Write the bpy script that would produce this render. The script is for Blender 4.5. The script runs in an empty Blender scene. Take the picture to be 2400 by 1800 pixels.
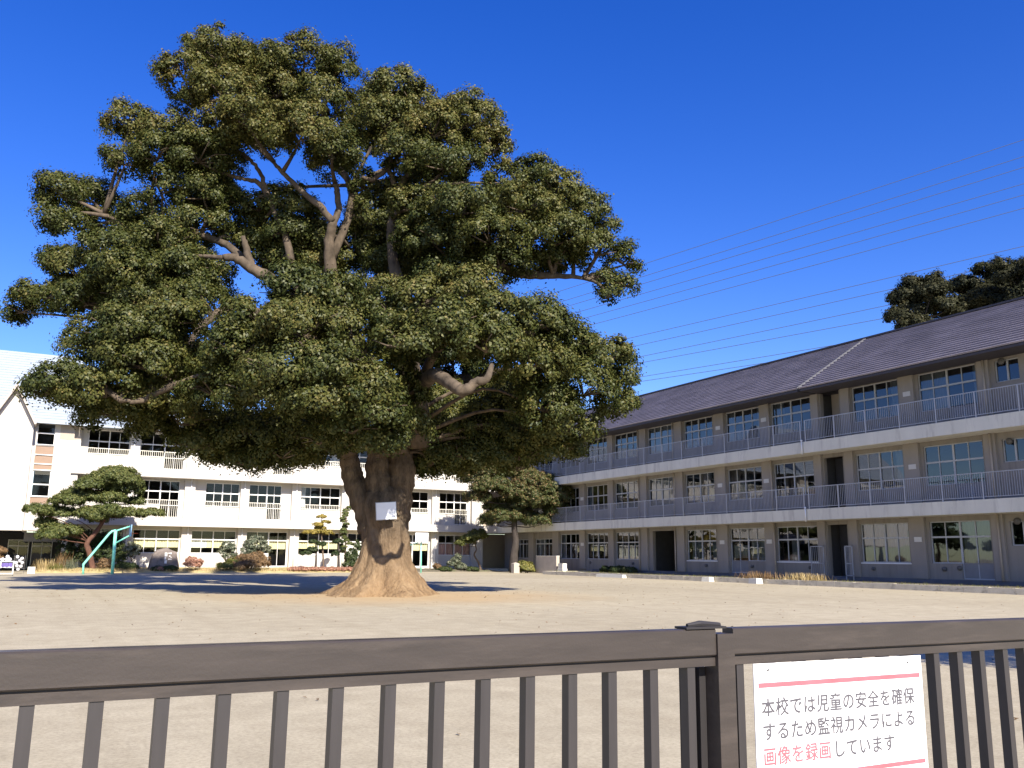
import bpy, math, random
import numpy as np
from mathutils import Vector, Matrix

C = bpy.context.scene
COL = C.collection
R = math.radians
random.seed(7)

# ------------------------------------------------------------------ camera
cam_d = bpy.data.cameras.new("camera")
cam = bpy.data.objects.new("camera", cam_d)
COL.objects.link(cam)
C.camera = cam
cam_d.sensor_width = 36.0
cam_d.lens = 31.067
cam_d.clip_start = 0.05
cam_d.clip_end = 3000.0
PITCH, YAW, ROLL = R(11.012), R(28.123), R(0.439)
h = Vector((math.sin(YAW), math.cos(YAW), 0))
rt = Vector((math.cos(YAW), -math.sin(YAW), 0))
fw = math.cos(PITCH) * h + math.sin(PITCH) * Vector((0, 0, 1))
up = -math.sin(PITCH) * h + math.cos(PITCH) * Vector((0, 0, 1))
cr = math.cos(ROLL) * rt + math.sin(ROLL) * up
cu = -math.sin(ROLL) * rt + math.cos(ROLL) * up
cam.matrix_world = Matrix(((cr.x, cu.x, -fw.x, 0), (cr.y, cu.y, -fw.y, 0), (cr.z, cu.z, -fw.z, 1.4), (0, 0, 0, 1)))

# ------------------------------------------------------------------ light
SUN_EL, SUN_AZ = 36.0, -1.0          # azimuth: degrees the light drifts towards -X while it travels along +Y
sun_d = bpy.data.lights.new("sun", 'SUN')
sun_d.energy = 4.6
sun_d.angle = R(0.5)
sun_d.color = (1.0, 0.93, 0.82)
sun = bpy.data.objects.new("sun", sun_d)
COL.objects.link(sun)
sun.location = (0, -30, 40)
sun.rotation_euler = (R(90 - SUN_EL), 0, R(SUN_AZ))
world = bpy.data.worlds.new("World")
C.world = world
world.use_nodes = True
wt = world.node_tree
wt.nodes.clear()
wo = wt.nodes.new('ShaderNodeOutputWorld')
wb = wt.nodes.new('ShaderNodeBackground')
sky = wt.nodes.new('ShaderNodeTexSky')
sky.sky_type = 'NISHITA'
sky.sun_disc = False
sky.sun_elevation = R(SUN_EL)
sky.sun_rotation = R(180 - SUN_AZ)
sky.altitude = 0
sky.air_density = 1.0
sky.dust_density = 0.3
sky.ozone_density = 3.5
hs = wt.nodes.new('ShaderNodeHueSaturation')
hs.inputs['Hue'].default_value = 0.526
hs.inputs['Saturation'].default_value = 1.36
hs.inputs['Value'].default_value = 1.0
wb.inputs['Strength'].default_value = 0.105
wt.links.new(sky.outputs[0], hs.inputs['Color'])
wt.links.new(hs.outputs[0], wb.inputs['Color'])
wt.links.new(wb.outputs[0], wo.inputs['Surface'])
C.view_settings.view_transform = 'Standard'
C.view_settings.look = 'None'
C.view_settings.gamma = 1.0
C.view_settings.exposure = 1.05

# ------------------------------------------------------------------ data: sizes and places in metres
CROWN=[(4.75,34.31,21.14,1.3,1.04,1),(3.6,34.36,19.92,1.11,0.94,1),(6.43,34.55,21.55,1.07,0.81,1),(8.01,33.14,21.26,1.32,0.88,1),(9.33,33.0,21.16,0.9,0.98,1),(4.86,33.12,18.96,1.35,0.84,1),(7.19,34.14,20.09,1.43,1.07,1),(8.76,32.74,19.32,1.41,0.97,1),(5.69,31.54,17.19,1.3,0.81,1),(7.39,30.63,16.74,1.39,0.98,1),(8.62,30.54,16.25,0.99,0.99,0),(4.11,35.79,19.54,0.81,0.45,1),(1.86,35.86,18.08,0.96,0.73,1),(3.07,35.78,17.95,1.23,0.79,1),(1.8,35.32,16.27,0.85,0.56,0),(2.84,34.2,16.24,1.18,0.76,0),(4.25,33.45,16.25,1.35,0.93,0),(4.81,33.15,17.21,1.18,0.76,1),(4.64,34.37,15.18,1.3,0.96,0),(3.1,34.06,14.93,0.76,0.84,0),(11.4,31.89,20.13,1.34,0.68,1),(12.25,31.43,19.52,1.07,0.75,1),(10.77,31.09,18.17,1.39,0.87,1),(12.02,29.29,17.28,1.18,1.01,1),(13.77,29.49,18.35,1.35,0.96,1),(14.29,28.65,16.87,0.85,0.94,1),(12.52,29.03,15.95,1.43,0.76,0),(11.44,30.17,16.75,1.28,0.85,0),(14.62,28.47,15.63,0.6,0.51,0),(15.97,28.32,16.05,0.9,0.73,0),(16.77,27.89,15.29,1.22,0.73,0),(17.64,27.42,14.53,1.04,0.78,0),(15.17,27.61,14.29,1.51,0.71,0),(12.75,27.77,13.78,1.55,0.68,0),(11.63,29.5,14.26,1.09,0.71,0),(16.25,27.03,13.02,1.43,0.84,0),(17.83,26.76,12.75,0.85,0.77,0),(19.12,26.63,12.56,0.66,0.69,0),(19.11,26.64,11.63,0.49,0.43,0),(18.33,27.05,11.81,0.61,0.43,0),(18.56,26.93,11.2,0.31,0.17,0),(13.88,27.73,12.81,1.57,0.91,0),(12.27,29.16,12.98,1.51,0.93,0),(16.77,27.89,12.63,1.22,0.52,0),(14.42,28.01,12.09,1.09,0.64,0),(18.51,26.96,13.93,0.26,0.26,0),(10.9,32.16,14.67,1.07,0.9,0),(7.94,33.74,15.04,1.25,0.81,0),(8.59,34.53,13.84,1.75,1.01,0),(10.52,33.5,13.66,1.29,1.2,0),(12.12,32.64,13.27,1.57,1.01,0),(7.04,35.36,14.63,1.11,0.83,0),(10.53,32.36,16.05,0.68,0.54,0),(11.69,31.74,15.86,0.81,0.54,0),(-0.14,36.92,15.13,1.08,0.69,0),(-0.53,37.13,14.17,0.73,0.83,0),(0.47,37.17,13.99,0.88,0.79,0),(1.84,37.0,14.39,0.81,0.72,0),(2.63,35.45,14.39,0.87,0.73,0),(4.57,34.41,13.84,1.3,0.73,0),(3.26,33.98,12.71,1.43,0.71,0),(1.75,34.78,12.52,1.35,0.71,0),(-0.04,36.87,12.39,0.73,0.61,0),(0.63,36.52,11.93,1.13,0.78,0),(2.25,33.95,11.28,1.57,0.8,0),(3.95,33.61,11.64,1.26,0.76,0),(-0.38,37.05,11.0,1.13,0.52,0),(-1.18,37.48,10.44,0.66,0.43,0),(1.02,35.74,10.68,1.45,0.62,0),(2.66,34.29,10.55,1.43,0.61,0),(4.46,33.33,10.75,1.01,0.5,0),(5.09,34.13,11.97,0.87,0.61,0),(2.36,31.05,8.56,1.6,0.76,0),(3.41,30.49,9.05,1.22,0.69,0),(1.24,32.79,8.15,0.87,0.66,0),(0.74,34.19,8.8,0.57,0.65,0),(2.85,30.79,7.47,1.6,0.64,0),(0.62,31.98,6.82,1.29,0.58,0),(-0.09,32.93,6.6,0.7,0.43,0),(1.72,31.4,6.53,1.45,0.64,0),(3.17,31.75,6.56,1.34,0.66,0),(4.65,32.1,7.74,1.22,0.9,0),(2.19,33.41,6.15,1.39,0.57,0),(4.33,33.4,6.07,1.43,0.64,0),(5.88,33.71,5.54,1.3,0.66,0),(6.86,32.05,5.59,1.43,0.76,0),(8.18,31.35,5.6,1.26,0.76,0),(7.11,33.05,5.03,0.87,0.43,0),(3.58,34.94,5.95,0.87,0.38,0),(6.79,27.55,9.74,1.25,0.76,0),(7.85,26.99,9.59,0.96,0.81,0),(5.78,28.09,8.8,1.25,0.73,0),(6.85,26.39,8.25,1.49,0.78,0),(8.01,26.33,8.24,0.79,0.79,0),(5.32,28.34,7.73,1.25,0.81,0),(6.29,26.12,6.82,1.46,0.81,0),(7.52,25.46,6.84,1.18,0.76,0),(8.62,25.44,6.3,1.06,0.78,0),(7.45,26.06,5.93,1.35,0.64,0),(5.92,28.02,6.38,1.4,0.71,0),(9.12,25.74,5.74,1.08,0.58,0),(8.54,26.62,5.23,0.88,0.41,0),(4.93,29.68,6.55,1.14,0.73,0),(10.3,26.81,5.68,0.84,0.4,0),(9.45,26.13,8.99,0.81,0.66,0),(10.36,25.64,9.46,0.96,0.73,0),(11.67,24.94,9.78,1.1,0.73,0),(9.51,24.96,7.83,1.06,0.71,0),(10.76,24.3,8.28,1.2,0.78,0),(12.61,24.44,8.86,1.25,0.81,0),(12.0,24.2,7.82,1.37,0.72,0),(14.29,24.68,8.99,1.14,0.76,0),(15.49,25.17,8.52,1.02,0.87,0),(14.02,24.82,7.57,1.29,0.84,0),(17.17,25.41,8.27,1.06,0.81,0),(18.11,25.47,7.88,0.66,0.86,0),(17.94,25.56,6.78,0.75,0.75,0),(16.04,24.88,6.91,1.18,0.87,0),(14.93,25.47,6.34,1.18,0.87,0),(16.01,26.03,5.78,1.22,0.68,0),(15.7,28.46,5.8,1.3,0.96,0),(14.9,31.16,5.87,1.57,0.88,0),(15.08,28.79,7.01,1.3,0.96,0),(13.91,31.68,7.15,1.38,0.92,0),(16.0,28.3,5.03,0.61,0.45,0),(13.79,31.75,5.13,1.11,0.52,0),(10.31,29.07,10.85,0.73,0.57,0),(7.71,33.3,13.87,0.97,0.56,0),(6.75,34.15,14.95,0.68,0.59,0),(9.15,33.66,12.98,1.0,0.69,0),(6.18,34.46,13.58,0.8,0.5,0),(7.67,34.45,12.97,1.09,0.69,0),(9.02,33.39,14.04,0.5,0.59,0),(7.11,34.18,13.66,0.72,0.54,0),(9.99,26.98,7.37,0.76,0.64,0),(10.59,27.22,6.77,0.7,0.54,0),(9.73,25.98,8.3,0.81,0.56,0),(10.91,27.05,7.88,0.62,0.43,0),(13.07,32.7,9.51,1.5,1.12,0),(14.41,31.99,9.14,1.5,0.94,0),(10.7,32.27,11.11,0.9,0.9,0),(10.56,31.2,9.91,0.87,0.69,0),(9.17,29.68,6.13,0.98,0.49,0),(12.89,30.53,4.79,0.79,0.49,0),(13.95,29.96,5.06,1.23,0.62,0),(14.87,29.47,5.24,1.06,0.71,0),(15.55,28.54,5.02,1.04,0.69,0),(16.2,27.63,5.31,1.03,0.6,0),(13.84,30.59,6.09,1.43,0.9,0),(14.86,29.48,6.12,1.41,0.88,0),(16.68,26.8,5.26,0.67,0.42,0),(7.13,33.04,4.78,1.04,0.43,0),(8.32,32.4,4.96,1.04,0.49,0),(6.22,33.53,4.94,0.69,0.43,0),(5.63,33.84,4.68,0.43,0.26,0),(9.39,27.29,4.99,0.99,0.43,0),(10.5,27.27,5.22,0.85,0.5,0),(8.22,29.06,5.1,0.79,0.44,0),(7.63,31.64,4.85,0.93,0.42,0),(6.62,32.18,4.59,0.67,0.3,0),(4.98,33.05,5.15,1.01,0.42,0),(13.44,31.37,4.72,1.09,0.45,0),(14.59,31.32,4.96,1.01,0.46,0),(15.64,30.19,5.18,1.09,0.64,0),(12.99,32.18,5.21,0.83,0.46,0),(15.87,29.5,4.69,0.54,0.32,0),(12.61,28.98,11.53,1.18,0.67,0),(6.01,39.68,23.64,1.44,1.21,1),(7.48,38.37,23.17,1.14,0.9,1),(8.46,39.0,22.22,1.56,1.23,1),(7.33,38.65,20.36,1.52,1.0,1),(10.33,36.69,18.87,1.13,1.19,0),(5.71,40.49,19.16,1.56,1.13,0),(6.27,42.24,18.22,1.53,1.18,0),(13.26,38.04,23.03,1.52,0.81,1),(12.91,38.09,21.38,1.61,1.06,1),(15.42,34.59,20.62,1.5,1.11,1),(14.96,36.09,19.03,1.68,0.93,0),(17.05,30.22,16.02,1.23,0.78,0),(15.86,30.56,15.33,1.57,0.77,0),(13.43,35.2,16.49,1.23,0.84,0),(14.27,35.18,15.21,1.72,1.11,0),(17.69,36.18,15.07,1.33,0.82,0),(12.78,38.41,17.06,1.22,1.07,0),(10.01,39.8,15.71,1.92,1.17,0),(13.68,37.82,15.1,1.72,1.17,0),(0.82,38.66,15.78,1.09,0.74,0),(4.59,40.73,15.04,1.64,0.85,0),(3.3,38.56,12.8,1.72,0.91,0),(0.6,40.31,12.1,1.18,0.57,0),(2.02,39.89,12.02,1.56,0.7,0),(6.21,42.13,13.42,1.22,0.64,0),(3.8,40.27,11.01,1.99,1.0,0),(4.59,41.9,10.08,2.09,0.88,0),(4.88,42.01,8.73,1.7,0.88,0),(3.23,38.26,7.34,1.52,0.66,0),(7.16,38.83,6.74,1.43,0.76,0),(10.1,38.43,7.1,1.47,0.93,0),(10.61,36.64,12.64,1.23,1.1,0),(10.48,40.06,12.04,2.15,1.18,0),(8.07,41.08,10.93,1.73,1.18,0),(11.2,38.14,9.89,1.68,1.14,0),(10.68,37.43,8.35,1.83,0.91,0),(13.33,38.43,8.36,1.53,0.86,0),(7.14,40.41,8.89,1.48,1.0,0),(16.42,36.68,13.73,1.53,1.07,0),(15.71,36.92,12.01,1.72,1.17,0),(16.59,35.1,10.91,1.87,1.04,0),(17.53,30.35,10.1,1.16,1.03,0),(18.98,30.11,9.68,1.17,0.95,0),(16.97,30.71,7.7,1.34,1.03,0),(15.92,30.5,6.54,1.31,1.01,0),(16.96,34.1,8.41,1.45,1.12,0),(14.5,37.43,10.94,1.62,1.28,0),(11.08,36.2,7.63,1.13,0.6,0),(15.19,34.02,6.1,1.32,0.69,0),(16.32,31.61,5.92,1.08,0.76,0),(15.18,34.95,7.24,1.54,1.01,0),(10.03,38.71,6.27,1.18,0.58,0),(6.56,40.32,6.59,1.18,0.52,0),(14.81,35.4,13.75,1.36,0.82,0)]
LIMBS=[[(11.48,30.71,4.99,0.59),(11.26,30.83,6.45,0.521),(10.64,31.5,8.27,0.456),(9.86,32.15,10.13,0.37),(9.27,32.24,11.92,0.263),(9.06,32.01,13.31,0.2),(9.04,31.68,13.99,0.172)],[(9.04,31.68,13.99,0.146),(8.55,31.83,14.57,0.129),(7.86,32.08,15.18,0.103),(7.2,32.44,15.9,0.085),(6.89,32.6,16.32,0.068)],[(9.07,31.77,13.84,0.138),(9.32,31.87,14.64,0.122),(9.23,31.92,15.32,0.113),(9.15,31.96,15.7,0.087)],[(10.01,31.5,4.97,0.417),(9.17,31.38,7.05,0.376),(8.14,31.59,9.06,0.288),(7.21,32.09,11.19,0.237),(6.37,32.31,11.75,0.202),(5.77,32.4,12.12,0.167),(5.24,32.46,12.12,0.133)],[(6.29,32.36,11.84,0.151),(6.05,32.48,12.56,0.135),(5.9,32.56,13.07,0.084)],[(8.3,31.85,9.05,0.239),(8.01,32.57,11.44,0.174),(7.58,32.8,13.3,0.139),(7.24,32.98,14.24,0.113),(6.8,33.21,15.35,0.096),(6.5,33.37,16.16,0.078),(6.09,33.6,16.7,0.069)],[(6.95,33.14,15.01,0.104),(6.47,33.39,15.68,0.096),(5.91,33.69,15.84,0.069)],[(12.3,30.28,5.42,0.521),(12.01,29.87,6.55,0.462),(11.48,29.58,8.35,0.404),(11.77,29.99,9.88,0.342),(12.93,29.94,11.76,0.278),(14.41,29.15,12.33,0.226),(15.67,28.48,12.03,0.191),(16.69,27.93,11.96,0.122),(17.7,27.39,11.9,0.069)],[(11.54,28.98,7.06,0.331),(10.9,25.92,7.1,0.239),(10.58,24.05,6.59,0.196),(10.65,23.45,6.27,0.179),(10.79,23.15,6.16,0.164),(11.08,22.99,6.4,0.136),(11.37,22.84,6.52,0.109),(11.6,22.94,7.01,0.069)],[(7.91,31.72,9.24,0.22),(6.18,33.55,10.65,0.174),(4.83,33.13,9.69,0.135),(4.17,32.36,8.4,0.114),(3.62,30.94,7.03,0.093),(3.19,30.61,6.57,0.091),(2.64,30.45,6.22,0.075),(2.13,30.61,6.2,0.045)],[(6.53,32.23,11.66,0.168),(5.24,34.05,13.28,0.139),(3.48,34.99,13.64,0.104),(2.29,35.63,13.72,0.087),(1.78,35.9,14.04,0.069),(1.28,36.16,14.34,0.052)],[(11.77,29.99,9.88,0.256),(11.26,30.83,12.58,0.208),(11.3,31.15,14.98,0.158),(11.75,30.91,16.15,0.123),(12.37,30.58,17.14,0.088)],[(11.27,31.05,15.71,0.105),(11.03,31.18,16.33,0.096),(10.56,31.43,15.94,0.087),(10.18,31.63,16.01,0.07)],[(11.21,30.86,14.28,0.122),(11.49,30.14,14.84,0.103),(11.76,29.66,15.05,0.076)],[(9.27,32.35,12.7,0.176),(10.05,32.61,15.65,0.143),(8.79,33.29,18.05,0.107),(7.86,33.78,20.1,0.072)],[(6.93,32.81,16.42,0.086),(5.76,33.77,17.92,0.069),(4.99,34.18,19.92,0.052)],[(11.72,31.72,6.25,0.322),(13.29,34.29,9.86,0.273),(12.45,35.87,14.3,0.2),(11.23,36.52,17.8,0.12)],[(11.79,31.68,6.61,0.286),(14.96,32.26,8.48,0.228),(16.81,30.13,8.67,0.147),(17.53,27.48,8.27,0.087)],[(11.64,31.77,6.61,0.251),(9.11,35.38,8.42,0.209),(6.2,36.94,9.57,0.152),(3.41,36.16,9.82,0.09)],[(11.24,29.71,6.3,0.236),(9.31,27.34,7.37,0.168),(7.65,27.09,8.05,0.118),(6.47,27.15,8.22,0.072)],[(11.66,29.49,6.98,0.202),(11.45,26.2,8.33,0.137),(12.35,24.58,8.4,0.088),(13.77,24.39,8.54,0.06)]]
RINGS=[(11.16,30.89,-0.03,2.03),(11.28,30.82,0.29,1.58),(11.34,30.79,0.58,1.31),(11.36,30.78,0.84,1.15),(11.35,30.79,1.18,1.0),(11.33,30.79,1.56,0.91),(11.32,30.8,1.99,0.87),(11.27,30.83,2.43,0.89),(11.22,30.85,2.86,0.93),(11.14,30.9,3.3,1.02),(11.07,30.93,3.74,1.15),(11.05,30.95,4.13,1.25)]
STEMS=[[(10.85,31.05,2.21,0.45),(10.73,31.11,2.86,0.48),(10.46,31.26,3.47,0.43),(10.22,31.39,4.08,0.4),(10.1,31.45,4.61,0.37),(9.99,31.51,5.06,0.34),(9.81,31.61,5.51,0.29),(9.58,31.73,5.86,0.22),(9.48,31.79,6.04,0.14)],[(11.16,30.89,2.21,0.63),(11.14,30.9,2.95,0.61),(11.07,30.93,3.74,0.54),(10.99,30.98,4.4,0.45),(10.97,30.99,5.07,0.39),(10.95,30.77,5.58,0.32),(11.05,30.72,5.94,0.25)],[(11.66,30.73,2.22,0.45),(11.68,30.72,2.96,0.52),(11.77,30.79,3.76,0.52),(11.83,30.76,4.42,0.52),(11.77,30.79,5.1,0.43),(11.64,30.86,5.55,0.34),(11.59,31.0,5.83,0.27)]]
PINE=[(5.04,71.5,7.0,1.31,0.39,0),(3.9,71.5,6.6,0.87,0.26,0),(3.55,71.5,6.25,0.95,0.26,0),(5.87,71.5,6.52,0.97,0.35,0),(5.71,71.5,6.0,1.23,0.4,0),(2.65,71.5,5.67,0.86,0.19,0),(3.44,71.5,5.36,0.99,0.24,0),(1.96,71.5,4.98,0.98,0.26,0),(4.98,71.5,5.34,0.87,0.26,0),(6.58,71.5,5.14,0.53,0.18,0),(0.19,71.5,4.27,0.8,0.25,0),(1.11,71.5,4.21,0.72,0.3,0),(1.86,71.5,4.15,0.77,0.26,0),(3.75,71.5,4.04,1.0,0.28,0),(4.89,71.5,4.2,1.0,0.31,0),(6.26,71.5,4.24,0.88,0.24,0),(7.57,71.5,4.27,0.76,0.18,0),(0.82,71.5,3.39,0.64,0.3,0),(1.97,71.5,2.89,1.11,0.26,0),(1.26,71.5,2.63,0.77,0.26,0),(4.15,71.5,3.8,0.65,0.22,0)]
PINE_TRUNK=[(4.15,71.5,0.83),(3.79,71.5,1.44),(3.58,71.5,2.05),(3.98,71.5,2.68),(4.38,71.5,3.39),(4.7,71.5,4.15),(4.73,71.5,4.7),(4.99,71.5,5.29),(5.16,71.5,6.06)]
LAYERED=[(34.95,69.31,8.63,1.84,0.6,0),(34.02,69.8,8.1,1.19,0.49,0),(37.29,68.06,8.55,1.62,0.49,0),(34.5,69.55,7.26,1.52,0.6,0),(33.86,69.89,6.41,0.97,0.43,0),(38.23,67.56,7.61,1.84,0.65,0),(39.16,67.06,6.88,1.62,0.6,0),(39.91,66.66,6.25,1.52,0.54,0),(36.93,68.25,6.65,1.62,0.65,0),(36.19,68.65,5.59,0.97,0.49,0),(38.23,67.55,5.82,1.84,0.6,0),(40.09,66.56,5.21,1.08,0.49,0),(36.85,68.3,4.77,1.95,0.49,0),(38.79,67.25,4.37,1.41,0.45,0),(35.74,68.89,4.55,0.87,0.49,0),(40.65,66.26,5.95,0.76,0.38,0),(39.63,66.81,7.72,0.65,0.38,0),(35.88,68.81,9.17,0.76,0.27,0)]
LAYERED_TRUNK=[(36.83,68.3,-0.01),(36.82,68.31,1.36),(36.95,68.24,2.7),(36.83,68.3,3.94),(36.93,68.25,5.5),(37.11,68.15,7.07)]
FAR_TREES=[[(78.94,57.59,29.44,1.17,0.75,0),(79.9,57.08,29.89,0.75,0.55,0),(78.24,57.96,28.27,1.23,0.89,0),(79.78,57.14,28.28,1.58,1.1,0),(76.39,58.95,25.51,0.55,0.62,0),(77.37,58.43,26.45,0.82,0.89,0),(81.28,56.34,29.32,0.89,0.69,0),(80.6,56.7,26.84,1.71,1.03,0),(78.73,57.7,26.46,1.37,1.03,0),(77.98,58.1,24.66,1.71,1.03,0)],[(87.68,57.45,32.14,0.86,0.57,0),(87.39,57.61,30.91,1.29,0.86,0),(88.9,56.8,29.71,1.65,1.08,0),(86.89,57.87,28.78,1.79,1.08,0),(89.58,56.44,31.62,1.22,0.86,0),(90.23,56.09,30.18,1.43,1.08,0),(88.06,57.25,27.28,2.15,1.43,0)],[(84.71,51.11,30.97,0.63,0.53,0),(85.09,50.9,29.91,1.19,0.79,0),(85.5,50.68,28.5,1.46,0.99,0),(86.86,49.95,30.28,1.32,0.99,0),(87.63,49.55,28.87,1.66,1.32,0),(85.64,50.61,26.74,1.99,1.32,0)]]
WIRES=[[(57.5,139.4,39.4),(89.6,93.8,49.3),(115.1,57.5,57.4)],[(57.5,139.3,37.8),(89.6,93.9,47.2),(114.9,57.6,55.0)],[(57.5,139.3,36.9),(89.5,93.9,45.9),(114.7,57.7,53.4)],[(57.6,139.3,35.7),(89.4,93.9,44.1),(114.5,57.9,51.0)],[(57.6,139.3,34.5),(89.4,94.0,42.7),(114.3,58.0,49.4)],[(57.6,139.3,33.3),(89.3,94.0,41.1),(114.1,58.1,47.5)],[(57.7,139.2,30.4),(89.2,94.1,36.9),(113.6,58.4,42.1)],[(57.7,139.2,29.3),(89.1,94.1,35.3),(113.4,58.5,40.3)],[(57.8,139.2,27.7),(89.0,94.1,33.3),(113.1,58.6,37.9)],[(57.8,139.2,27.5),(89.0,94.2,32.0),(112.9,58.7,35.6)],[(57.8,139.2,25.7),(88.9,94.2,29.6),(112.6,58.9,32.7)],[(57.8,139.2,25.5),(88.9,94.2,28.7),(112.4,59.0,31.3)]]
# ------------------------------------------------------------------ materials
def nodes_of(name):
    m = bpy.data.materials.new(name)
    m.use_nodes = True
    t = m.node_tree
    return m, t, t.nodes['Principled BSDF']

def ramp(t, fac, stops):
    r = t.nodes.new('ShaderNodeValToRGB')
    els = r.color_ramp.elements
    while len(els) < len(stops):
        els.new(0.5)
    for e, (p, c) in zip(els, stops):
        e.position = p
        e.color = (*c, 1) if len(c) == 3 else c
    t.links.new(fac, r.inputs[0])
    return r.outputs[0]

def noise(t, scale, detail=5, stretch=(1, 1, 1), rough=0.6):
    g = t.nodes.new('ShaderNodeNewGeometry')
    mp = t.nodes.new('ShaderNodeMapping')
    mp.inputs['Scale'].default_value = stretch
    t.links.new(g.outputs['Position'], mp.inputs[0])
    n = t.nodes.new('ShaderNodeTexNoise')
    n.inputs['Scale'].default_value = scale
    n.inputs['Detail'].default_value = detail
    n.inputs['Roughness'].default_value = rough
    t.links.new(mp.outputs[0], n.inputs['Vector'])
    return n.outputs[0]

def mul(c, f):
    return tuple(min(1, x * f) for x in c)

def mixc(t, fac, a, b, mode='MIX'):
    m = t.nodes.new('ShaderNodeMix')
    m.data_type = 'RGBA'
    m.blend_type = mode
    for sock, v in ((m.inputs[0], fac), (m.inputs[6], a), (m.inputs[7], b)):
        if isinstance(v, bpy.types.NodeSocket):
            t.links.new(v, sock)
        elif isinstance(v, (int, float)):
            sock.default_value = v
        else:
            sock.default_value = (*v, 1)
    return m.outputs[2]

def bump(t, p, fac, strength, dist):
    b = t.nodes.new('ShaderNodeBump')
    b.inputs['Strength'].default_value = strength
    b.inputs['Distance'].default_value = dist
    t.links.new(fac, b.inputs['Height'])
    t.links.new(b.outputs[0], p.inputs['Normal'])

def mat(name, col, rough=0.7, var=0.12, scale=3.0, stretch=(1, 1, 1), metal=0.0, bmp=0.0, bscale=40.0, spec=0.3, stain=None):
    m, t, p = nodes_of(name)
    f = noise(t, scale, 6, stretch)
    c = ramp(t, f, [(0.3, mul(col, 1 - var)), (0.7, mul(col, 1 + var))])
    if stain:
        f2 = noise(t, stain[1], 5, stain[2], 0.7)
        k = ramp(t, f2, [(stain[3], (0, 0, 0)), (stain[4], (1, 1, 1))])
        c = mixc(t, k, c, stain[0])
    t.links.new(c, p.inputs['Base Color'])
    p.inputs['Roughness'].default_value = rough
    p.inputs['Metallic'].default_value = metal
    p.inputs['Specular IOR Level'].default_value = spec
    if bmp:
        bump(t, p, noise(t, bscale, 4), bmp, 0.02)
    return m

M = {}
M['beige'] = mat('beige_render_wall', (0.265, 0.24, 0.21), 0.85, 0.10, 1.2, (1, 1, 0.25), bmp=0.15, stain=((0.175, 0.155, 0.135), 2.2, (1, 1, 0.10), 0.52, 0.76))
M['pilaster'] = mat('beige_pilaster', (0.30, 0.27, 0.235), 0.85, 0.10, 1.2, (1, 1, 0.2), bmp=0.15)
M['slab'] = mat('pale_concrete_slab', (0.68, 0.655, 0.545), 0.8, 0.07, 1.0, (1, 1, 0.3), bmp=0.1, stain=((0.46, 0.43, 0.36), 1.7, (1, 1, 0.16), 0.52, 0.74))
M['white'] = mat('white_wall_paint', (0.56, 0.525, 0.47), 0.75, 0.03, 1.0, (1, 1, 0.3), bmp=0.08, stain=((0.46, 0.43, 0.38), 1.5, (1, 1, 0.1), 0.58, 0.85))
M['peach'] = mat('peach_panel', (0.30, 0.205, 0.145), 0.6, 0.05)
M['taupe'] = mat('taupe_panel', (0.42, 0.36, 0.29), 0.7, 0.05)
M['grey_panel'] = mat('grey_panel', (0.22, 0.22, 0.23), 0.6, 0.06)
M['plinth'] = mat('dark_plinth', (0.13, 0.13, 0.145), 0.85, 0.15, 2.0, bmp=0.2)
M['alu'] = mat('pale_window_frame', (0.42, 0.43, 0.44), 0.4, 0.04, 2.0, spec=0.5)
M['white_frame'] = mat('white_window_frame', (0.78, 0.77, 0.74), 0.45, 0.03)
M['rail'] = mat('pale_rail_paint', (0.36, 0.37, 0.38), 0.45, 0.08, 4.0, spec=0.5)
M['cream_rail'] = mat('cream_rail_paint', (0.72, 0.68, 0.58), 0.5, 0.05)
M['curtain'] = mat('white_curtain', (0.58, 0.57, 0.55), 0.9, 0.04)
M['blind_cream'] = mat('cream_blind', (0.72, 0.66, 0.42), 0.9, 0.05)
M['blind_white'] = mat('white_blind', (0.74, 0.72, 0.64), 0.9, 0.04)
M['blind_pink'] = mat('pink_blind', (0.62, 0.40, 0.38), 0.9, 0.05)
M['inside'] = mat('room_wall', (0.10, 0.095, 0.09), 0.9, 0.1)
M['dark'] = mat('dark_opening', (0.05, 0.05, 0.055), 0.9, 0.1)
M['vent'] = mat('vent_metal', (0.12, 0.115, 0.11), 0.5, 0.1)
M['plate'] = mat('room_plate', (0.62, 0.60, 0.55), 0.5, 0.05)
M['peachgrey'] = mat('warm_grey_fascia', (0.50, 0.44, 0.38), 0.7, 0.05)
M['tile'] = mat('dark_roof_slate', (0.25, 0.225, 0.255), 0.6, 0.22, 1.3, (1, 0.4, 1), bmp=0.2, spec=0.4)
M['ridge'] = mat('dark_ridge_cap', (0.06, 0.055, 0.062), 0.6, 0.1)
M['roof_pale'] = mat('pale_metal_roof', (0.34, 0.385, 0.43), 0.45, 0.05, 1.0, spec=0.5)
M['gate'] = mat('brown_gate_metal', (0.046, 0.037, 0.032), 0.36, 0.16, 9.0, (0.4, 1, 3), spec=0.5, bmp=0.05, bscale=120, stain=((0.078, 0.062, 0.052), 9.0, (0.25, 1, 2.2), 0.5, 0.8))
M['gate_bar'] = mat('grey_brown_bar_metal', (0.040, 0.035, 0.034), 0.42, 0.12, 14.0, (3, 1, 0.3), spec=0.5)
M['gate_dark'] = mat('dark_gate_metal', (0.03, 0.027, 0.027), 0.5, 0.1)
M['sign_white'] = mat('white_sign_plate', (0.86, 0.85, 0.84), 0.35, 0.015, 6.0, spec=0.5)
M['sign_red'] = mat('overexposed_red_print', (0.72, 0.13, 0.15), 0.5, 0.12, 12.0)  # red lifted slightly towards pink, overexposure put into the print colour
M['sign_ink'] = mat('dark_grey_print', (0.10, 0.095, 0.105), 0.5, 0.1, 12.0)
M['bolt'] = mat('bolt_metal', (0.35, 0.35, 0.35), 0.3, 0.05, metal=0.8)
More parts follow.
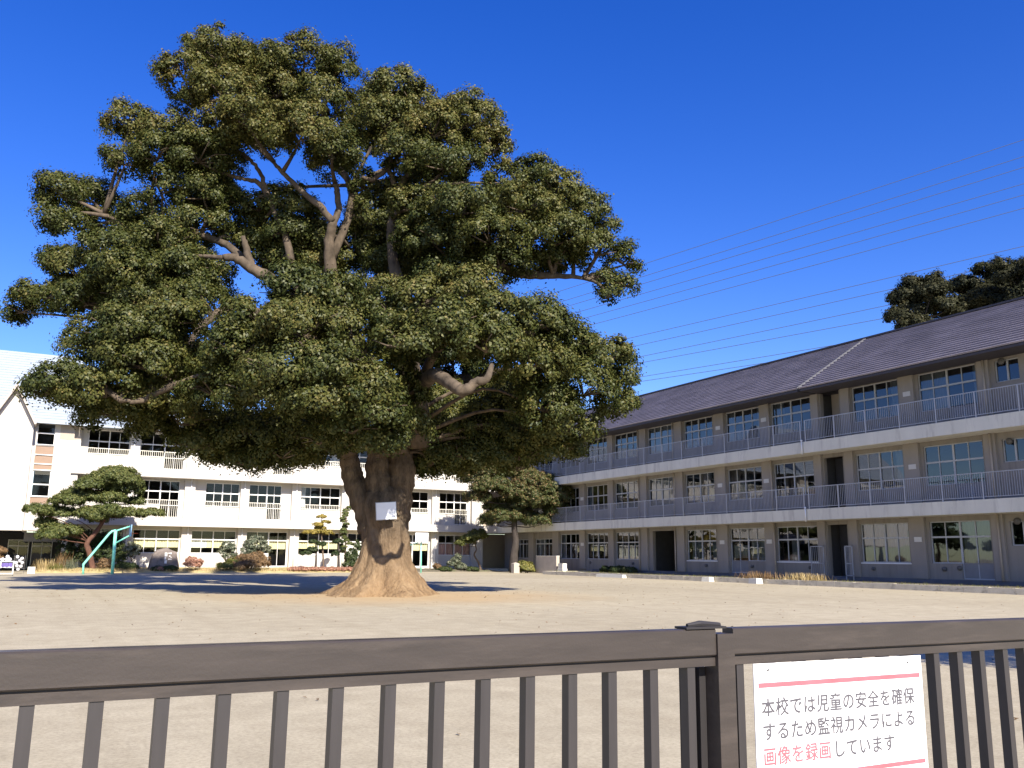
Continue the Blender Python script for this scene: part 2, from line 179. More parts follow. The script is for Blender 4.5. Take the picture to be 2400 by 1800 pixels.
M['turq'] = mat('turquoise_paint', (0.26, 0.76, 0.56), 0.4, 0.10, 5.0, spec=0.5)
M['board_white'] = mat('white_backboard', (0.80, 0.80, 0.80), 0.5, 0.03)
M['board_blue'] = mat('pale_blue_backboard', (0.30, 0.50, 0.66), 0.5, 0.05)
M['ring'] = mat('orange_ring', (0.45, 0.10, 0.03), 0.5, 0.05)
M['net'] = mat('white_net', (0.7, 0.7, 0.7), 0.9, 0.02)
M['stone'] = mat('grey_monument_stone', (0.20, 0.165, 0.14), 0.85, 0.22, 2.5, bmp=0.6, bscale=9, stain=((0.10, 0.10, 0.085), 3.0, (1, 1, 0.6), 0.55, 0.75))
M['carved'] = mat('white_carved_marks', (0.72, 0.70, 0.66), 0.8, 0.05)
M['kerb'] = mat('weathered_kerb', (0.60, 0.54, 0.42), 0.9, 0.12, 3.0, bmp=0.3, stain=((0.20, 0.175, 0.13), 2.6, (1, 0.7, 1.6), 0.54, 0.72))
M['block'] = mat('pale_concrete_block', (0.70, 0.67, 0.58), 0.85, 0.06, 4.0, bmp=0.2)
M['lowwall'] = mat('concrete_low_wall', (0.46, 0.40, 0.33), 0.85, 0.08, 2.0, bmp=0.2)
M['brick'] = mat('reddish_edging', (0.42, 0.20, 0.12), 0.9, 0.2, 6.0, bmp=0.3)
M['soil'] = mat('dark_bed_soil', (0.15, 0.125, 0.09), 0.95, 0.3, 1.6, bmp=0.6, bscale=12, stain=((0.10, 0.12, 0.045), 0.9, (1, 1, 1), 0.5, 0.7))
M['bed'] = mat('dry_turf_bed', (0.46, 0.36, 0.17), 0.95, 0.25, 1.8, bmp=0.6, bscale=14, stain=((0.30, 0.29, 0.10), 0.8, (1, 1, 1), 0.5, 0.75))
M['ball'] = mat('white_ball', (0.80, 0.79, 0.80), 0.4, 0.03)
M['purple'] = mat('purple_cloth', (0.16, 0.12, 0.34), 0.8, 0.1)
M['lilac'] = mat('lilac_cloth', (0.62, 0.52, 0.70), 0.8, 0.1)
M['pine_bark'] = mat('red_pine_bark', (0.125, 0.062, 0.042), 0.9, 0.35, 6.0, (1, 1, 0.5), bmp=0.5, bscale=18)
M['grey_bark'] = mat('grey_brown_bark', (0.14, 0.10, 0.07), 0.9, 0.3, 6.0, (1, 1, 0.4), bmp=0.5, bscale=18)
M['dark_bark'] = mat('dark_bark', (0.055, 0.045, 0.038), 0.9, 0.3, 6.0, (1, 1, 0.4), bmp=0.5, bscale=18)
M['joint'] = mat('grey_roof_joint', (0.12, 0.12, 0.13), 0.5, 0.05)
M['wire'] = mat('power_wire', (0.08, 0.10, 0.16), 0.5, 0.05)
M['notice'] = mat('white_notice_sheet', (0.74, 0.77, 0.82), 0.35, 0.05, 3.0)

def glass(name, tint, ior=1.6, extra=0.04):
    m = bpy.data.materials.new(name)
    m.use_nodes = True
    t = m.node_tree
    t.nodes.clear()
    o = t.nodes.new('ShaderNodeOutputMaterial')
    mx = t.nodes.new('ShaderNodeMixShader')
    fr = t.nodes.new('ShaderNodeFresnel')
    fr.inputs['IOR'].default_value = ior
    ad = t.nodes.new('ShaderNodeMath')
    ad.operation = 'ADD'
    ad.use_clamp = True
    ad.inputs[1].default_value = extra
    tr = t.nodes.new('ShaderNodeBsdfTransparent')
    tr.inputs[0].default_value = (*tint, 1)
    gl = t.nodes.new('ShaderNodeBsdfGlossy')
    gl.inputs['Roughness'].default_value = 0.015
    gl.inputs['Color'].default_value = (0.9, 0.93, 1, 1)
    b = t.nodes.new('ShaderNodeBump')
    b.inputs['Strength'].default_value = 0.04
    b.inputs['Distance'].default_value = 0.05
    t.links.new(noise(t, 1.1, 1), b.inputs['Height'])
    t.links.new(b.outputs[0], gl.inputs['Normal'])
    t.links.new(fr.outputs[0], ad.inputs[0])
    t.links.new(ad.outputs[0], mx.inputs[0])
    t.links.new(tr.outputs[0], mx.inputs[1])
    t.links.new(gl.outputs[0], mx.inputs[2])
    t.links.new(mx.outputs[0], o.inputs[0])
    return m
M['glass'] = glass('window_glass', (0.44, 0.49, 0.52))
M['clear'] = glass('clear_window_glass', (0.90, 0.92, 0.90), 1.38, 0.0)

def leafmat(name, stops, transl=0.2, gloss=0.022):
    m = bpy.data.materials.new(name)
    m.use_nodes = True
    t = m.node_tree
    t.nodes.clear()
    o = t.nodes.new('ShaderNodeOutputMaterial')
    at = t.nodes.new('ShaderNodeAttribute')
    at.attribute_name = 'tint'
    c = ramp(t, at.outputs['Fac'], stops)
    d = t.nodes.new('ShaderNodeBsdfDiffuse')
    tl = t.nodes.new('ShaderNodeBsdfTranslucent')
    gl = t.nodes.new('ShaderNodeBsdfGlossy')
    gl.inputs['Roughness'].default_value = 0.5
    gl.inputs['Color'].default_value = (0.9, 0.9, 0.8, 1)
    m1 = t.nodes.new('ShaderNodeMixShader')
    m1.inputs[0].default_value = transl
    m2 = t.nodes.new('ShaderNodeMixShader')
    m2.inputs[0].default_value = gloss
    t.links.new(c, d.inputs[0])
    t.links.new(c, tl.inputs[0])
    t.links.new(d.outputs[0], m1.inputs[1])
    t.links.new(tl.outputs[0], m1.inputs[2])
    t.links.new(m1.outputs[0], m2.inputs[1])
    t.links.new(gl.outputs[0], m2.inputs[2])
    t.links.new(m2.outputs[0], o.inputs[0])
    return m
L = {}
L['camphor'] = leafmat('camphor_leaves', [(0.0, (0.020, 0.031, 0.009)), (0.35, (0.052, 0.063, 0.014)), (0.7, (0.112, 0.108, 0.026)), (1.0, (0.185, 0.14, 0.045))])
L['pine'] = leafmat('pine_needles', [(0.0, (0.045, 0.065, 0.018)), (0.5, (0.105, 0.125, 0.035)), (1.0, (0.20, 0.19, 0.06))])
L['dark_green'] = leafmat('dark_green_leaves', [(0.0, (0.018, 0.032, 0.012)), (0.5, (0.04, 0.06, 0.02)), (1.0, (0.085, 0.10, 0.03))])
L['layered'] = leafmat('layered_tree_leaves', [(0.0, (0.030, 0.045, 0.014)), (0.5, (0.075, 0.092, 0.026)), (0.75, (0.14, 0.11, 0.04)), (1.0, (0.20, 0.12, 0.06))])
L['olive'] = leafmat('olive_leaves', [(0.0, (0.06, 0.075, 0.02)), (0.5, (0.13, 0.14, 0.035)), (1.0, (0.24, 0.21, 0.06))])
L['grey_green'] = leafmat('grey_green_leaves', [(0.0, (0.05, 0.065, 0.04)), (0.5, (0.13, 0.15, 0.09)), (1.0, (0.32, 0.31, 0.22))])
L['red'] = leafmat('reddish_leaves', [(0.0, (0.20, 0.09, 0.06)), (0.5, (0.42, 0.20, 0.13)), (1.0, (0.60, 0.38, 0.26))])
L['brown'] = leafmat('brown_leaves', [(0.0, (0.10, 0.065, 0.035)), (0.5, (0.20, 0.125, 0.06)), (1.0, (0.34, 0.21, 0.10))])
L['yellow'] = leafmat('yellow_leaves', [(0.0, (0.12, 0.10, 0.02)), (0.5, (0.26, 0.20, 0.04)), (1.0, (0.42, 0.32, 0.08))])
L['straw'] = leafmat('dry_straw', [(0.0, (0.22, 0.16, 0.07)), (0.5, (0.42, 0.31, 0.14)), (1.0, (0.60, 0.47, 0.24))])
L['far'] = leafmat('far_tree_leaves', [(0.0, (0.018, 0.021, 0.012)), (0.5, (0.034, 0.036, 0.018)), (1.0, (0.06, 0.054, 0.026))], 0.1, 0.01)

def bark_camphor():
    m, t, p = nodes_of('camphor_bark')
    f = noise(t, 3.2, 8, (1, 1, 0.35), 0.7)
    c = ramp(t, f, [(0.28, (0.050, 0.038, 0.028)), (0.5, (0.14, 0.105, 0.072)), (0.72, (0.28, 0.205, 0.135))])
    g = t.nodes.new('ShaderNodeNewGeometry')
    sx = t.nodes.new('ShaderNodeSeparateXYZ')
    t.links.new(g.outputs['Position'], sx.inputs[0])
    n2 = noise(t, 1.1, 4)
    ma = t.nodes.new('ShaderNodeMath')
    ma.operation = 'MULTIPLY_ADD'
    ma.inputs[1].default_value = 1.6
    t.links.new(n2, ma.inputs[0])
    t.links.new(sx.outputs[2], ma.inputs[2])
    k = ramp(t, ma.outputs[0], [(0.9 / 4, (1, 1, 1)), (1.0, (0, 0, 0))])
    mr = t.nodes.new('ShaderNodeMapRange')
    mr.inputs[1].default_value = 1.0
    mr.inputs[2].default_value = 3.2
    mr.inputs[3].default_value = 0.92
    mr.inputs[4].default_value = 0.0
    t.links.new(ma.outputs[0], mr.inputs[0])
    dust = ramp(t, f, [(0.25, (0.17, 0.105, 0.06)), (0.45, (0.35, 0.23, 0.125)), (0.75, (0.50, 0.345, 0.195))])
    c = mixc(t, mr.outputs[0], c, dust)
    t.links.new(c, p.inputs['Base Color'])
    p.inputs['Roughness'].default_value = 0.95
    p.inputs['Specular IOR Level'].default_value = 0.1
    bump(t, p, noise(t, 7, 8, (1, 1, 0.3), 0.7), 1.0, 0.22)
    return m
M['bark'] = bark_camphor()
M['limb'] = mat('pale_limb_bark', (0.095, 0.072, 0.050), 0.95, 0.55, 3.0, (1, 1, 0.6), bmp=0.6, bscale=9)

def ground_mat():
    m, t, p = nodes_of('schoolyard_sand')
    a = noise(t, 0.10, 6)
    b = noise(t, 2.2, 8)
    d = noise(t, 26, 10, rough=0.85)
    e = noise(t, 0.35, 6, (0.22, 1.4, 1), 0.65)
    c = ramp(t, a, [(0.35, (0.46, 0.40, 0.28)), (0.65, (0.53, 0.465, 0.33))])
    c = mixc(t, 0.75, c, ramp(t, b, [(0.3, (0.74, 0.73, 0.72)), (0.68, (1, 1, 1))]), 'MULTIPLY')
    c = mixc(t, 0.35, c, ramp(t, e, [(0.38, (0.88, 0.87, 0.86)), (0.6, (1, 1, 1))]), 'MULTIPLY')
    c = mixc(t, 0.7, c, ramp(t, d, [(0.36, (0.50, 0.49, 0.48)), (0.56, (1, 1, 1))]), 'MULTIPLY')
    w_ = noise(t, 0.5, 4, (2.6, 0.10, 1), 0.6)
    c = mixc(t, 0.3, c, ramp(t, w_, [(0.36, (0.80, 0.77, 0.73)), (0.50, (1, 1, 1))]), 'MULTIPLY')
    # pale worn scuffs
    s = ramp(t, noise(t, 1.3, 7, (0.5, 1.2, 1), 0.75), [(0.64, (0, 0, 0)), (0.74, (1, 1, 1))])
    c = mixc(t, s, c, (0.56, 0.49, 0.38))
    # bare ochre soil round the old tree
    g = t.nodes.new('ShaderNodeNewGeometry')
    vd = t.nodes.new('ShaderNodeVectorMath')
    vd.operation = 'DISTANCE'
    vd.inputs[1].default_value = (11.6, 30.2, 0)
    t.links.new(g.outputs['Position'], vd.inputs[0])
    ad = t.nodes.new('ShaderNodeMath')
    ad.operation = 'MULTIPLY_ADD'
    ad.inputs[1].default_value = 7.0
    t.links.new(noise(t, 0.32, 5), ad.inputs[0])
    t.links.new(vd.outputs['Value'], ad.inputs[2])
    mr = t.nodes.new('ShaderNodeMapRange')
    mr.inputs[1].default_value = 6.0
    mr.inputs[2].default_value = 11.5
    mr.inputs[3].default_value = 0.55
    mr.inputs[4].default_value = 0.0
    t.links.new(ad.outputs[0], mr.inputs[0])
    c = mixc(t, mr.outputs[0], c, (0.46, 0.30, 0.145))
    t.links.new(c, p.inputs['Base Color'])
    p.inputs['Roughness'].default_value = 0.95
    p.inputs['Specular IOR Level'].default_value = 0.1
    bump(t, p, d, 0.35, 0.02)
    return m
M['ground'] = ground_mat()

# ------------------------------------------------------------------ mesh helpers
def tag(o, label=None, cat=None, group=None, kind=None):
    if label: o['label'] = label
    if cat: o['category'] = cat
    if group: o['group'] = group
    if kind: o['kind'] = kind
    return o

ORI = {}
def origin(o):
    return ORI.get(o.name, Vector((0, 0, 0)))

def thing(name, label, cat, loc=(0, 0, 0), group=None):
    o = bpy.data.objects.new(name, None)
    o.empty_display_size = 0.3
    COL.objects.link(o)
    o.location = loc
    ORI[o.name] = Vector(loc)
    return tag(o, label, cat, group)

def link(name, me, m, parent=None, smooth=False, loc=None):
    o = bpy.data.objects.new(name, me)
    COL.objects.link(o)
    base = origin(parent) if parent else Vector(loc or (0, 0, 0))
    if base.length > 0:
        me.transform(Matrix.Translation(-base))
    if parent:
        o.parent = parent
        ORI[o.name] = base
    else:
        o.location = base
        ORI[o.name] = base
    me.materials.append(m)
    if smooth:
        for p in me.polygons:
            p.use_smooth = True
    return o

class MB:
    def __init__(s):
        s.v = []
        s.f = []
    def add(s, vs, fs):
        n = len(s.v)
        s.v += [tuple(map(float, q)) for q in vs]
        s.f += [tuple(i + n for i in q) for q in fs]
        return s
    def box(s, x0, x1, y0, y1, z0, z1):
        x0, x1 = min(x0, x1), max(x0, x1); y0, y1 = min(y0, y1), max(y0, y1)
        return s.add([(x0, y0, z0), (x1, y0, z0), (x1, y1, z0), (x0, y1, z0), (x0, y0, z1), (x1, y0, z1), (x1, y1, z1), (x0, y1, z1)],
                     [(0, 3, 2, 1), (4, 5, 6, 7), (0, 1, 5, 4), (1, 2, 6, 5), (2, 3, 7, 6), (3, 0, 4, 7)])
    def fb(s, F, a0, a1, d0, d1, z0, z1):
        """box on a facade: a along it, d outwards from it"""
        ax, w = F
        if ax == 'X':
            return s.box(w - d0, w - d1, a0, a1, z0, z1)
        return s.box(a0, a1, w - d0, w - d1, z0, z1)
    def quad(s, a, b, c, d):
        return s.add([a, b, c, d], [(0, 1, 2, 3)])
    def tube(s, pts, rad, n=8, cap=True, wob=0.0, seed=0):
        rnd = random.Random(seed)
        P = [Vector(p) for p in pts]
        if not isinstance(rad, (list, tuple)):
            rad = [rad] * len(P)
        base = len(s.v)
        ref = Vector((0.31, 0.77, 0.55))
        for i, p in enumerate(P):
            d = (P[min(i + 1, len(P) - 1)] - P[max(i - 1, 0)]).normalized()
            u = d.cross(ref)
            if u.length < 0.2:
                u = d.cross(Vector((1, 0, 0)))
            u.normalize()
            w = d.cross(u)
            for k in range(n):
                a = 2 * math.pi * k / n
                r = rad[i] * (1 + wob * (rnd.random() - 0.5))
                s.v.append(tuple(p + u * (r * math.cos(a)) + w * (r * math.sin(a))))
        for i in range(len(P) - 1):
            for k in range(n):
                a = base + i * n + k
                b = base + i * n + (k + 1) % n
                s.f.append((a, b, b + n, a + n))
        if cap:
            s.f.append(tuple(base + k for k in range(n))[::-1])
            s.f.append(tuple(base + (len(P) - 1) * n + k for k in range(n)))
        return s
    def disc(s, c, axis, r, depth, n=16):
        c = Vector(c)
        return s.tube([c, c + Vector(axis) * depth], r, n)
    def sphere(s, c, r, n=10, sq=(1, 1, 1)):
        vs, fs = [], []
        m = n // 2 + 1
        for i in range(m + 1):
            th = math.pi * i / m
            for k in range(n):
                a = 2 * math.pi * k / n
                vs.append((c[0] + r * sq[0] * math.sin(th) * math.cos(a), c[1] + r * sq[1] * math.sin(th) * math.sin(a), c[2] + r * sq[2] * math.cos(th)))
        for i in range(m):
            for k in range(n):
                fs.append((i * n + k, (i + 1) * n + k, (i + 1) * n + (k + 1) % n, i * n + (k + 1) % n))
        return s.add(vs, fs)
    def build(s, name, m, parent=None, smooth=False, loc=None):
        me = bpy.data.meshes.new(name)
        me.from_pydata(s.v, [], s.f)
        me.update()
        return link(name, me, m, parent, smooth, loc)

def smooth_path(pts, k=5):
    """Catmull-Rom through points of any width"""
    P = [np.array(p, float) for p in pts]
    P = [2 * P[0] - P[1]] + P + [2 * P[-1] - P[-2]]
    out = []
    for i in range(1, len(P) - 2):
        for j in range(k):
            t = j / k
            a, b, c, d = P[i - 1], P[i], P[i + 1], P[i + 2]
            out.append(0.5 * ((2 * b) + (c - a) * t + (2 * a - 5 * b + 4 * c - d) * t * t + (3 * b - a - 3 * c + d) * t ** 3))
    out.append(P[-2])
    return out

def leaf_mesh(name, pos, nrm, ln, wd, tint, rng, droop=0.0):
    n = len(pos)
    nrm = nrm / np.linalg.norm(nrm, axis=1, keepdims=True)
    r = rng.normal(size=(n, 3))
    r[:, 2] -= droop
    t = r - nrm * np.sum(r * nrm, 1, keepdims=True)
    t /= np.linalg.norm(t, axis=1, keepdims=True) + 1e-9
    b = np.cross(nrm, t)
    ln = ln[:, None] / 2
    wd = wd[:, None] / 2
    co = np.empty((n, 4, 3), np.float32)
    co[:, 0] = pos - t * ln
    co[:, 1] = pos + b * wd + nrm * wd * 0.35
    co[:, 2] = pos + t * ln
    co[:, 3] = pos - b * wd + nrm * wd * 0.35
    me = bpy.data.meshes.new(name)
    me.vertices.add(n * 4)
    me.vertices.foreach_set('co', co.ravel())
    me.loops.add(n * 4)
    me.loops.foreach_set('vertex_index', np.arange(n * 4, dtype=np.int32))
    me.polygons.add(n)
    me.polygons.foreach_set('loop_start', np.arange(0, n * 4, 4, dtype=np.int32))
    me.polygons.foreach_set('loop_total', np.full(n, 4, dtype=np.int32))
    me.update(calc_edges=True)
    a = me.attributes.new('tint', 'FLOAT', 'FACE')
    a.data.foreach_set('value', np.clip(tint, 0, 1).astype(np.float32))
    return me

def foliage(name, clumps, sub_r, cover, leaf, seed, parent, m, per=120, low=-0.45, tint0=0.45, tvar=0.22, droop=0.3, flat=0.75, soft=0.0):
    """clumps of (x, y, z, rh, rv, warm): each is a shell of small tufts, each tuft a shell of single leaves"""
    rng = np.random.default_rng(seed)
    PP, NN, TT = [], [], []
    for (x, y, z, rh, rv, warm) in clumps:
        area = 2 * math.pi * rh * (rh + rv) / 1.4
        k = max(5, int(cover * area / (sub_r * sub_r)))
        u = rng.normal(size=(k * 4, 3))
        u /= np.linalg.norm(u, axis=1, keepdims=True)
        u = u[(u[:, 2] > low + 0.35 * rng.random(k * 4))][:k]
        k = len(u)
        rad = rng.uniform(0.35, 1.12, (k, 1)) ** 0.6
        c = np.array([x, y, z]) + u * np.array([rh, rh, rv]) * rad
        sr = sub_r * rng.uniform(0.6, 1.25, k)
        ct = rng.normal(0, 0.07, k) + rng.normal(0, 0.06)
        idx = np.repeat(np.arange(k), per)
        n = len(idx)
        v = rng.normal(size=(n, 3))
        v /= np.linalg.norm(v, axis=1, keepdims=True)
        ou = u[idx] * 0.7 + np.array([0, 0, 0.45])
        flip = np.sum(v * ou, 1) < -0.25
        v[flip] = -v[flip]
        pos = c[idx] + v * (sr[idx] * (rng.uniform(0.6, 1.08, n) * (1 - soft) + soft * np.abs(rng.normal(0.85, 0.42, n))))[:, None] * np.array([1, 1, flat])
        nr = v * 0.85 + rng.normal(size=(n, 3)) * 0.33 + np.array([0, 0, 0.2]) + u[idx] * 0.3
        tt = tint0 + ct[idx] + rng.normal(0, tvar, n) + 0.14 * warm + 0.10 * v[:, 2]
        PP.append(pos); NN.append(nr); TT.append(tt)
    pos = np.concatenate(PP); nr = np.concatenate(NN); tt = np.concatenate(TT)
    n = len(pos)
    ln = leaf * rng.uniform(0.7, 1.25, n)
    me = leaf_mesh(name, pos, nr, ln, ln * rng.uniform(0.5, 0.68, n), tt, rng, droop)
    return link(name, me, m, parent)

def blades(name, pts, hgt, wid, seed, parent, m, lean=0.35, loc=None):
    """upright grass-like blades: pts (x, y, z)"""
    rng = np.random.default_rng(seed)
    P = np.array(pts, float)
    n = len(P)
    hh = hgt * rng.uniform(0.5, 1.2, n)
    a = rng.uniform(0, 2 * math.pi, n)
    d = np.stack([np.cos(a) * lean * hh * rng.random(n), np.sin(a) * lean * hh * rng.random(n), hh], 1)
    b = np.stack([np.cos(a + 1.3), np.sin(a + 1.3), np.zeros(n)], 1) * (wid * rng.uniform(0.6, 1.3, n))[:, None] / 2
    co = np.stack([P - b, P + b, P + d * 1.0 + b * 0.2, P + d - b * 0.2], 1).astype(np.float32)
    me = bpy.data.meshes.new(name)
    me.vertices.add(n * 4); me.vertices.foreach_set('co', co.ravel())
    me.loops.add(n * 4); me.loops.foreach_set('vertex_index', np.arange(n * 4, dtype=np.int32))
    me.polygons.add(n)
    me.polygons.foreach_set('loop_start', np.arange(0, n * 4, 4, dtype=np.int32))
    me.polygons.foreach_set('loop_total', np.full(n, 4, dtype=np.int32))
    me.update(calc_edges=True)
    at = me.attributes.new('tint', 'FLOAT', 'FACE')
    at.data.foreach_set('value', rng.uniform(0, 1, n).astype(np.float32))
    return link(name, me, m, parent, loc=loc)

# ------------------------------------------------------------------ setting
g = MB().quad((-900, -500, 0), (900, -500, 0), (900, 1200, 0), (-900, 1200, 0)).build('ground', M['ground'])
tag(g, 'pale sandy schoolyard ground with scuffs and bare ochre soil round the tree', 'ground', kind='structure')

def bed_mesh(x0, x1, y0, y1, hgt, nx, ny, seed, edge=1.2):
    rnd = random.Random(seed)
    mb = MB()
    vs, fs = [], []
    for j in range(ny + 1):
        for i in range(nx + 1):
            x = x0 + (x1 - x0) * i / nx
            y = y0 + (y1 - y0) * j / ny
            e = min((x - x0), (x1 - x), (y - y0)) / edge
            z = hgt * max(0, min(1, e)) * (0.75 + 0.5 * rnd.random()) - (0.03 if e <= 0.01 else -0.004)
            jx = 0 if i in (0, nx) else (rnd.random() - 0.5) * 0.3
            vs.append((x + jx, y + (rnd.random() - 0.5) * (0.5 if j == 0 else 0.1), z))
    for j in range(ny):
        for i in range(nx):
            a = j * (nx + 1) + i
            fs.append((a, a + 1, a + nx + 2, a + nx + 1))
    return mb.add(vs, fs)
b = bed_mesh(0.2, 27.0, 69.6, 76.75, 0.26, 60, 16, 3).build('garden_bed', M['bed'], smooth=True)
tag(b, 'low bank of dry yellow turf in front of the white building', 'garden bed', kind='structure')
b = bed_mesh(29.6, 37.6, 72.2, 76.75, 0.2, 24, 10, 5, 0.8).build('soil_bed', M['soil'], smooth=True)
tag(b, 'dark soil bed at the right end of the white building', 'garden bed', kind='structure')
b = MB().box(35.96, 40.5, 10, 61.6, -0.05, 0.215).build('planting_strip', M['soil'])
tag(b, 'dark shaded soil strip between kerb and beige building', 'planting strip', kind='structure')
kb = MB()
y = 10.0
rk = random.Random(2)
while y < 61.4:
    l = min(1.18, 61.6 - y)
    dx = rk.uniform(-0.012, 0.012)
    kb.box(35.76 + dx, 35.96 + dx * 0.2, y, y + l - 0.015, -0.05, 0.256 + rk.uniform(-0.008, 0.008))
    y += 1.18
kb.box(35.9, 40.4, 61.6, 61.78, -0.05, 0.25)
tag(kb.build('kerb', M['kerb']), 'weathered moss-stained kerb along the planting strip of the beige building', 'kerb', kind='structure')
rng = np.random.default_rng(5)
pts = np.stack([rng.uniform(0.6, 26.6, 9000), 70.0 + rng.random(9000) ** 1.6 * 6, np.zeros(9000) + 0.12], 1)
tag(blades('dry_grass', pts, 0.22, 0.03, 6, None, L['straw']), 'short straw-coloured grass on the bank by the white building', 'grass', kind='stuff')
pts = np.stack([rng.uniform(36.0, 36.7, 900) , rng.uniform(22, 61, 900), np.zeros(900) + 0.2], 1)
tag(blades('weeds', pts, 0.16, 0.025, 8, None, L['olive']), 'sparse green weeds along the kerb of the beige building', 'weeds', kind='stuff')

rng = np.random.default_rng(15)
n_ = 1500
lp = np.stack([np.where(rng.random(n_) < 0.5, rng.normal(13, 9, n_), rng.uniform(-6, 34, n_)), np.where(rng.random(n_) < 0.5, rng.normal(38, 9, n_), rng.uniform(5, 62, n_)), np.full(n_, 0.012)], 1)
lm = leaf_mesh('fallen_leaves', lp, np.stack([rng.normal(0, .25, n_), rng.normal(0, .25, n_), np.ones(n_)], 1), rng.uniform(0.03, 0.08, n_), rng.uniform(0.025, 0.045, n_), rng.random(n_), rng)
tag(link('fallen_leaves', lm, L['brown']), 'small dry leaves and specks scattered over the schoolyard', 'fallen leaves', kind='stuff')
# ------------------------------------------------------------------ buildings
def wall(F, a0, a1, z0, z1, ops, mb, t=0.25):
    """solid wall with rectangular openings"""
    ops = sorted(ops)
    c = a0
    for (p, q, s, e) in ops:
        if p - c > 0.005:
            mb.fb(F, c, p, 0, -t, z0, z1)
        if s - z0 > 0.005:
            mb.fb(F, p, q, 0, -t, z0, s)
        if z1 - e > 0.005:
            mb.fb(F, p, q, 0, -t, e, z1)
        c = q
    if a1 - c > 0.005:
        mb.fb(F, c, a1, 0, -t, z0, z1)

def wavy(F, a0, a1, d, z0, z1, flare=0.0, step=0.06):
    mb = MB()
    n = max(4, int((a1 - a0) / step))
    vs, fs = [], []
    for i in range(n + 1):
        a = a0 + (a1 - a0) * i / n
        dd = d + 0.035 * math.sin(i * 1.7) + 0.015 * math.sin(i * 0.63)
        for z, k in ((z0, 1.0), ((z0 + z1) * 0.5, 1.0 - flare), (z1, 1.0)):
            aa = a0 + (a - a0) * k
            if F[0] == 'X':
                vs.append((F[1] - dd, aa, z))
            else:
                vs.append((aa, F[1] - dd, z))
    for i in range(n):
        for j in (0, 1):
            q = i * 3 + j
            fs.append((q, q + 3, q + 4, q + 1))
    return mb.add(vs, fs)

def window(par, F, a0, a1, z0, z1, fm, trans=None, cols=2, sub=2, curtain=None, dd=-0.13, name='window'):
    fr = MB()
    w = 0.05
    d0, d1 = dd + 0.04, dd - 0.04
    fr.fb(F, a0, a1, d0, d1, z0, z0 + w)
    fr.fb(F, a0, a1, d0, d1, z1 - w, z1)
    fr.fb(F, a0, a0 + w, d0, d1, z0 + w, z1 - w)
    fr.fb(F, a1 - w, a1, d0, d1, z0 + w, z1 - w)
    if trans:
        fr.fb(F, a0 + w, a1 - w, d0 + 0.01, d1, trans - 0.045, trans + 0.045)
    for i in range(1, cols):
        a = a0 + (a1 - a0) * i / cols
        fr.fb(F, a - 0.04, a + 0.04, d0 + 0.02, d1, z0 + w, z1 - w)
    for i in range(cols):
        for j in range(1, sub):
            a = a0 + (a1 - a0) * (i + j / sub) / cols
            fr.fb(F, a - 0.02, a + 0.02, d0 - 0.004, d1 + 0.01, z0 + w, z1 - w)
    wd = fr.build(name, fm, par)
    p = MB()
    if F[0] == 'X':
        x = F[1] - dd
        p.quad((x, a0 + 0.02, z0 + 0.02), (x, a0 + 0.02, z1 - 0.02), (x, a1 - 0.02, z1 - 0.02), (x, a1 - 0.02, z0 + 0.02))
    else:
        y = F[1] - dd
        p.quad((a0 + 0.02, y, z0 + 0.02), (a1 - 0.02, y, z0 + 0.02), (a1 - 0.02, y, z1 - 0.02), (a0 + 0.02, y, z1 - 0.02))
    p.build('pane', M['clear'] if fm == M['white_frame'] else M['glass'], wd)
    for cu in (curtain or []):
        ca0, ca1, cz0, cz1, cm = cu[:5]
        wavy(F, a0 + (a1 - a0) * ca0, a0 + (a1 - a0) * ca1, dd - 0.16, z0 + (z1 - z0) * cz0, z0 + (z1 - z0) * cz1, cu[5] if len(cu) > 5 else 0).build('curtain', M[cm], wd)
    return wd

ZL0, ZL1, ZU0, ZU1, ZE = 3.53, 4.17, 7.39, 8.05, 11.12

